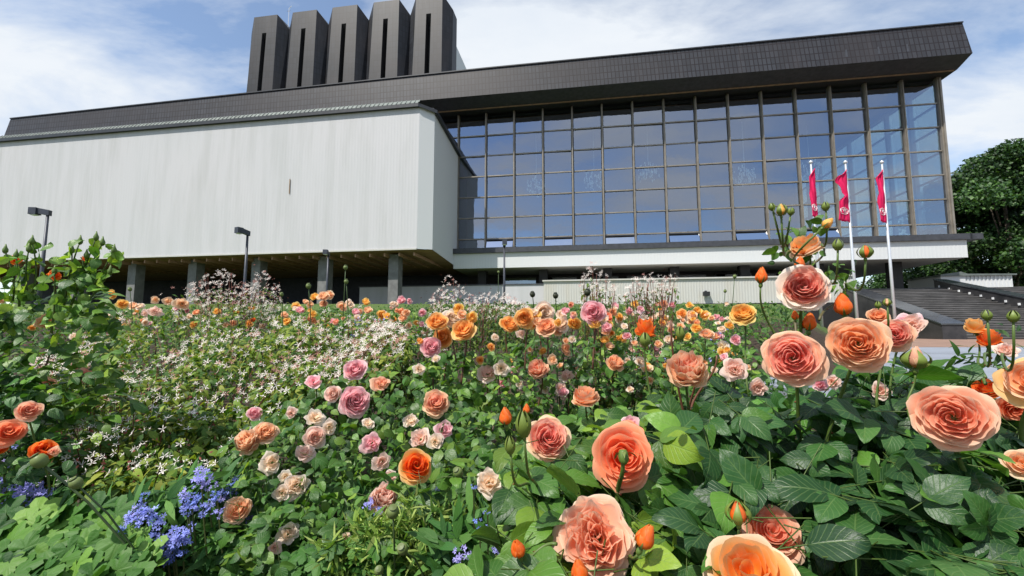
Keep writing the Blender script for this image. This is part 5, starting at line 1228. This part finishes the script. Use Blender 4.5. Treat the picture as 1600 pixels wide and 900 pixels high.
for q in lp[:80]: mb.tube([q, q + [rng.normal(0, .02), .03, -.12], [lerp(q[0], off[0], .4), q[1] + .08, q[2] - .35]], .0015, 4, GREEN_S * .7, False)
part('leaf_stalk', mb, M['stem'], LB, kind='stuff')
LB2 = root_thing('lime_leaf_clump', 'small clump of lobed green leaves at the bottom edge left of centre', 530, .8, 'leafy plant')
lp = region(110, [440, 500, 600, 640], [880, 850, 850, 880], 915, lambda y: np.full_like(y, .82), .04); fr = leaf_frames(110, 1, .5, .5); off = OFF[LB2]
for i in range(110):
    s_ = rng.uniform(.03, .055); Mx = Matrix([[*(fr[i][r] * s_), lp[i][r] - off[r]] for r in range(3)] + [[0, 0, 0, 1]]); linkmesh('lobed_leaf', LM[(0, 2)[rng.integers(0, 2)]], LB2, Mx)

FE = root_thing('feathery_plant', 'feathery yellow green plant at the bottom centre among blue sprigs', 660, .85, 'leafy plant')
lp = region(3600, [500, 560, 620, 680, 740, 800], [850, 810, 770, 790, 790, 830], 920, lambda y: np.full_like(y, .82), .07); k = clear_of_blooms(lp, np.full(len(lp), .03), .3); lp = lp[k]; n = len(lp)
mb = MB(); scatter(mb, T_NEEDLE[0], lp[:n // 2], leaf_frames(n // 2, .3, .3, .9, rvec(n // 2) * .7 + [0, 0, .8]), rng.uniform(.02, .045, n // 2), lcol('feather', n // 2)); scatter(mb, T_LANCE[1], lp[n // 2:], leaf_frames(n - n // 2, .3, .4, .8, rvec(n - n // 2) * .8 + [0, 0, .7]), rng.uniform(.018, .035, n - n // 2), lcol('feather', n - n // 2))
part('foliage', mb, M['soft_leaf'], FE, True, kind='stuff')
FE2 = root_thing('leafy_plant', 'narrow leaved green plant between the blue heads and the pale roses', 420, .9, 'leafy plant')
lp = region(1500, [290, 340, 420, 520], [860, 810, 800, 840], 920, lambda y: np.full_like(y, .98), .07); k = clear_of_blooms(lp, np.full(len(lp), .03), .3); lp = lp[k]; n = len(lp)
mb = MB(); scatter(mb, T_LANCE[0], lp, leaf_frames(n, .4, .4, .8, rvec(n) * .8 + [0, 0, .6]), rng.uniform(.03, .06, n), lcol('blue', n)); part('foliage', mb, M['soft_leaf'], FE2, True, kind='stuff')

def poppy(label, px, py, d, Y, ex, ey, pod=S(112, 128, 70) * .8):
    q = P(px, py, Y); e = P(ex, ey, Y + .08); r = d * .5 * Y / F; g_ = np.array([e[0], e[1], float(hgt(e[0], e[1]))])
    B = thing('poppy_seed_head', label, 'seed head', tuple(g_), 0, 'seed heads on bare stems')
    ax = norm(q - e); Mr = np.array(rot_to(ax).to_3x3())
    mb = MB(); mb.lathe([(r * .25, -r * 1.1), (r * .75, -r * .75), (r, 0), (r * .85, r * .6), (r * .5, r * .9), (r * .1, r * .95)], 12, pod, q, Mr)
    part('seed_pod', mb, M['stem'], B, True)
    mb = MB(); mb.lathe([(r * .1, r * .9), (r * .62, r * 1.0), (r * .62, r * 1.1), (r * .1, r * 1.18)], 10, pod * .7, q, Mr); part('pod_crown', mb, M['stem'], B)
    m = lerp(q, e, .5) + [.0, 0, .01]; mb = MB(); mb.tube([q - ax * r, m, e, g_], [r * .16, r * .17, r * .19, r * .25], 6, S(82, 104, 62) * .7); part('stem', mb, M['stem'], B, True)
poppy('round green seed head before the small orange bloom at the left', 62, 720, 21, .85, 205, 860)
poppy('smaller round green seed head right of the left orange bloom', 119, 755, 17, .85, 215, 865)
poppy('green seed head under the faded bloom in the centre', 614, 800, 19, .75, 617, 900)
poppy('green seed head at the bottom centre on a leaning stem', 629, 858, 17, .72, 665, 905)
poppy('green seed head at the very bottom, left of centre', 592, 891, 14, .7, 600, 915)
poppy('green seed head on an arching stem right of the bright orange bloom', 716, 738, 15, .8, 768, 800)
for (x, y, d, ey, lab) in ((540, 418, 7, 500, 'thin tall seed head left of the corner column'), (541, 440, 7, 500, 'lower seed head beside a taller one left of the corner column'), (482, 447, 8, 500, 'seed head left of the yellow and peach roses'), (779, 425, 4, 500, 'tiny tall seed head before the glass hall lamp'), (832, 460, 9, 490, 'dark dried seed head before the left end of the terrace wall'), (868, 462, 9, 500, 'dark dried seed head right of another at the left of the terrace wall'), (918, 457, 11, 500, 'dark dried seed head below the narrow white shrub'), (1148, 432, 6, 500, 'small green seed head before the right part of the terrace wall'), (1133, 455, 5, 500, 'small lower seed head before the right part of the terrace wall'), (203, 452, 6, 500, 'seed head before the left columns'), (440, 460, 6, 500, 'seed head right of the tall airy shrub')):
    poppy(lab, x, y, d, 2.8, x + rng.uniform(-6, 6), ey, S(60, 64, 44) * .7 if 'dark' in lab else S(112, 128, 70) * .8)

# ------------------------------------------------------------------ the green mass of the bed
mb = MB()
n = 26000; yy = 1.5 + 11.0 * rng.random(n) ** 1.3; xx = rng.uniform(-1.25, 0.68, n) * yy
hh = np.where(xx / yy > -.2, 1.3, 1.0) * np.interp(yy, [1.5, 2.5, 4, 7, 12.5], [.45, .55, .66, .60, .35]) * rng.random(n) ** .5 * (0.8 + .35 * np.sin(xx * 2.1) * np.cos(yy * 1.7))
xx = np.concatenate([xx, rng.uniform(.8, 3.6, 7000)]); yy = np.concatenate([yy, rng.uniform(.9, 3.1, 7000)]); hh = np.concatenate([hh, rng.uniform(.02, .22, 7000)])
lp = np.stack([xx, yy, hgt(xx, yy) + hh], 1); n = len(lp); x_, y_ = pix(lp); k = clear_of_blooms(lp, np.full(n, .05), .3) & (y_ > np.where(x_ > 600, 474, 482) + rng.normal(0, 3, n)); lp = lp[k]; n = len(lp)
s_ = rng.uniform(.03, .06, n) * (1 + .06 * lp[:, 1]); w = rng.integers(0, 3, n); fr = leaf_frames(n, .8, .4, .7)
for i in range(3): m = w == i; scatter(mb, (T_MID[0], T_LANCE[0], leaf_tpl(3, .3, .3, .3, 0, half=1))[i], lp[m], fr[m], s_[m], lcol('bed' if i else 'rose', m.sum()))
single('bed_greenery', mb, M['soft_leaf'], 'mixed green foliage filling the flower bed between the roses', 'foliage', kind='stuff', smooth=True)
mb = MB(); n = 14000; yy = rng.uniform(9, 30, n); xx = rng.uniform(-.9, .62, n) * yy; lp = np.stack([xx, yy, hgt(xx, yy)], 1)
d = rvec(n) * .45 + [0, 0, 1]; scatter(mb, leaf_tpl(2, .06, .1, .2, 0, half=1), lp, leaf_frames(n, .2, .8, .3, d), rng.uniform(.05, .12, n), lcol('bed', n)); single('grass', mb, M['soft_leaf'], 'short lawn grass behind the flower bed', 'grass', kind='stuff')

# ------------------------------------------------------------------ trees beyond the stairs
def tree(label, px, Y, ztop, rad, n, seed, name='broadleaf_tree', z0=None):
    g = np.random.default_rng(seed); q = P(px, 500, Y); x0, y0 = q[0], q[1]; zg = float(hgt(x0, y0)) - .2
    B = thing(name, label, 'tree', (x0, y0, zg), 0, 'trees beyond the stairs'); H_ = ztop - zg; mb = MB()
    mb.tube([(x0, y0, zg), (x0 + .2, y0, zg + H_ * .3), (x0 + .1, y0 + .2, zg + H_ * .8)], [.5, .38, .1], 9); part('trunk', mb, M['bark'], B, True)
    nc = 70; cen = []; lb = MB()
    for k in range(nc):
        d = g.normal(size=3); d /= np.linalg.norm(d); rr = g.uniform(.35, 1.12) ** .6
        c = np.array([x0, y0, zg + H_ * .56]) + d * rr * [rad, rad * .9, H_ * .44]; c[2] = max(c[2], zg + 1.2)
        cen.append((c, g.uniform(.5, 1.0) * rad * .32))
        if k < 12: s0 = np.array([x0, y0, zg + H_ * g.uniform(.15, .5)]); lb.tube([s0, lerp(s0, c, .5) + [0, 0, .5], c], [.18, .11, .03], 5)
    part('limb', lb, M['bark'], B, True)
    pos = []; col = []
    for c, r in cen:
        m = n // nc; d = g.normal(size=(m, 3)); d /= np.linalg.norm(d, axis=1, keepdims=True); pos.append(c + d * (r * g.random((m, 1)) ** .4) * [1.25, 1.25, .75]); col.append(LEAFPAL['tree'][g.integers(0, 5, m)] * g.uniform(.7, 1.35))
    pos = np.concatenate(pos); m = len(pos); mb = MB(); scatter(mb, T_TREE[0], pos, leaf_frames(m, .8, .3, .8), g.uniform(.30, .62, m), np.concatenate(col)); part('crown', mb, M['tree_leaf'], B, False)
tree('nearest dense green tree at the right edge beyond the white housing', 1590, 58, 24.5, 8.5, 42000, 3)
tree('dense tree just right of the glass corner', 1525, 64, 23.0, 7.0, 30000, 4)
tree('dark tree low behind the corner of the glass hall', 1455, 74, 15.0, 7, 12000, 5)
tree('large tree crown rising over the right edge of the view', 1690, 62, 28, 9, 26000, 6)
tree('low dark tree under the white slab at the top of the stairs', 1405, 82, 11.0, 7, 9000, 7)
tree('bushy low tree behind the stair landing', 1500, 66, 10.0, 5, 9000, 8)
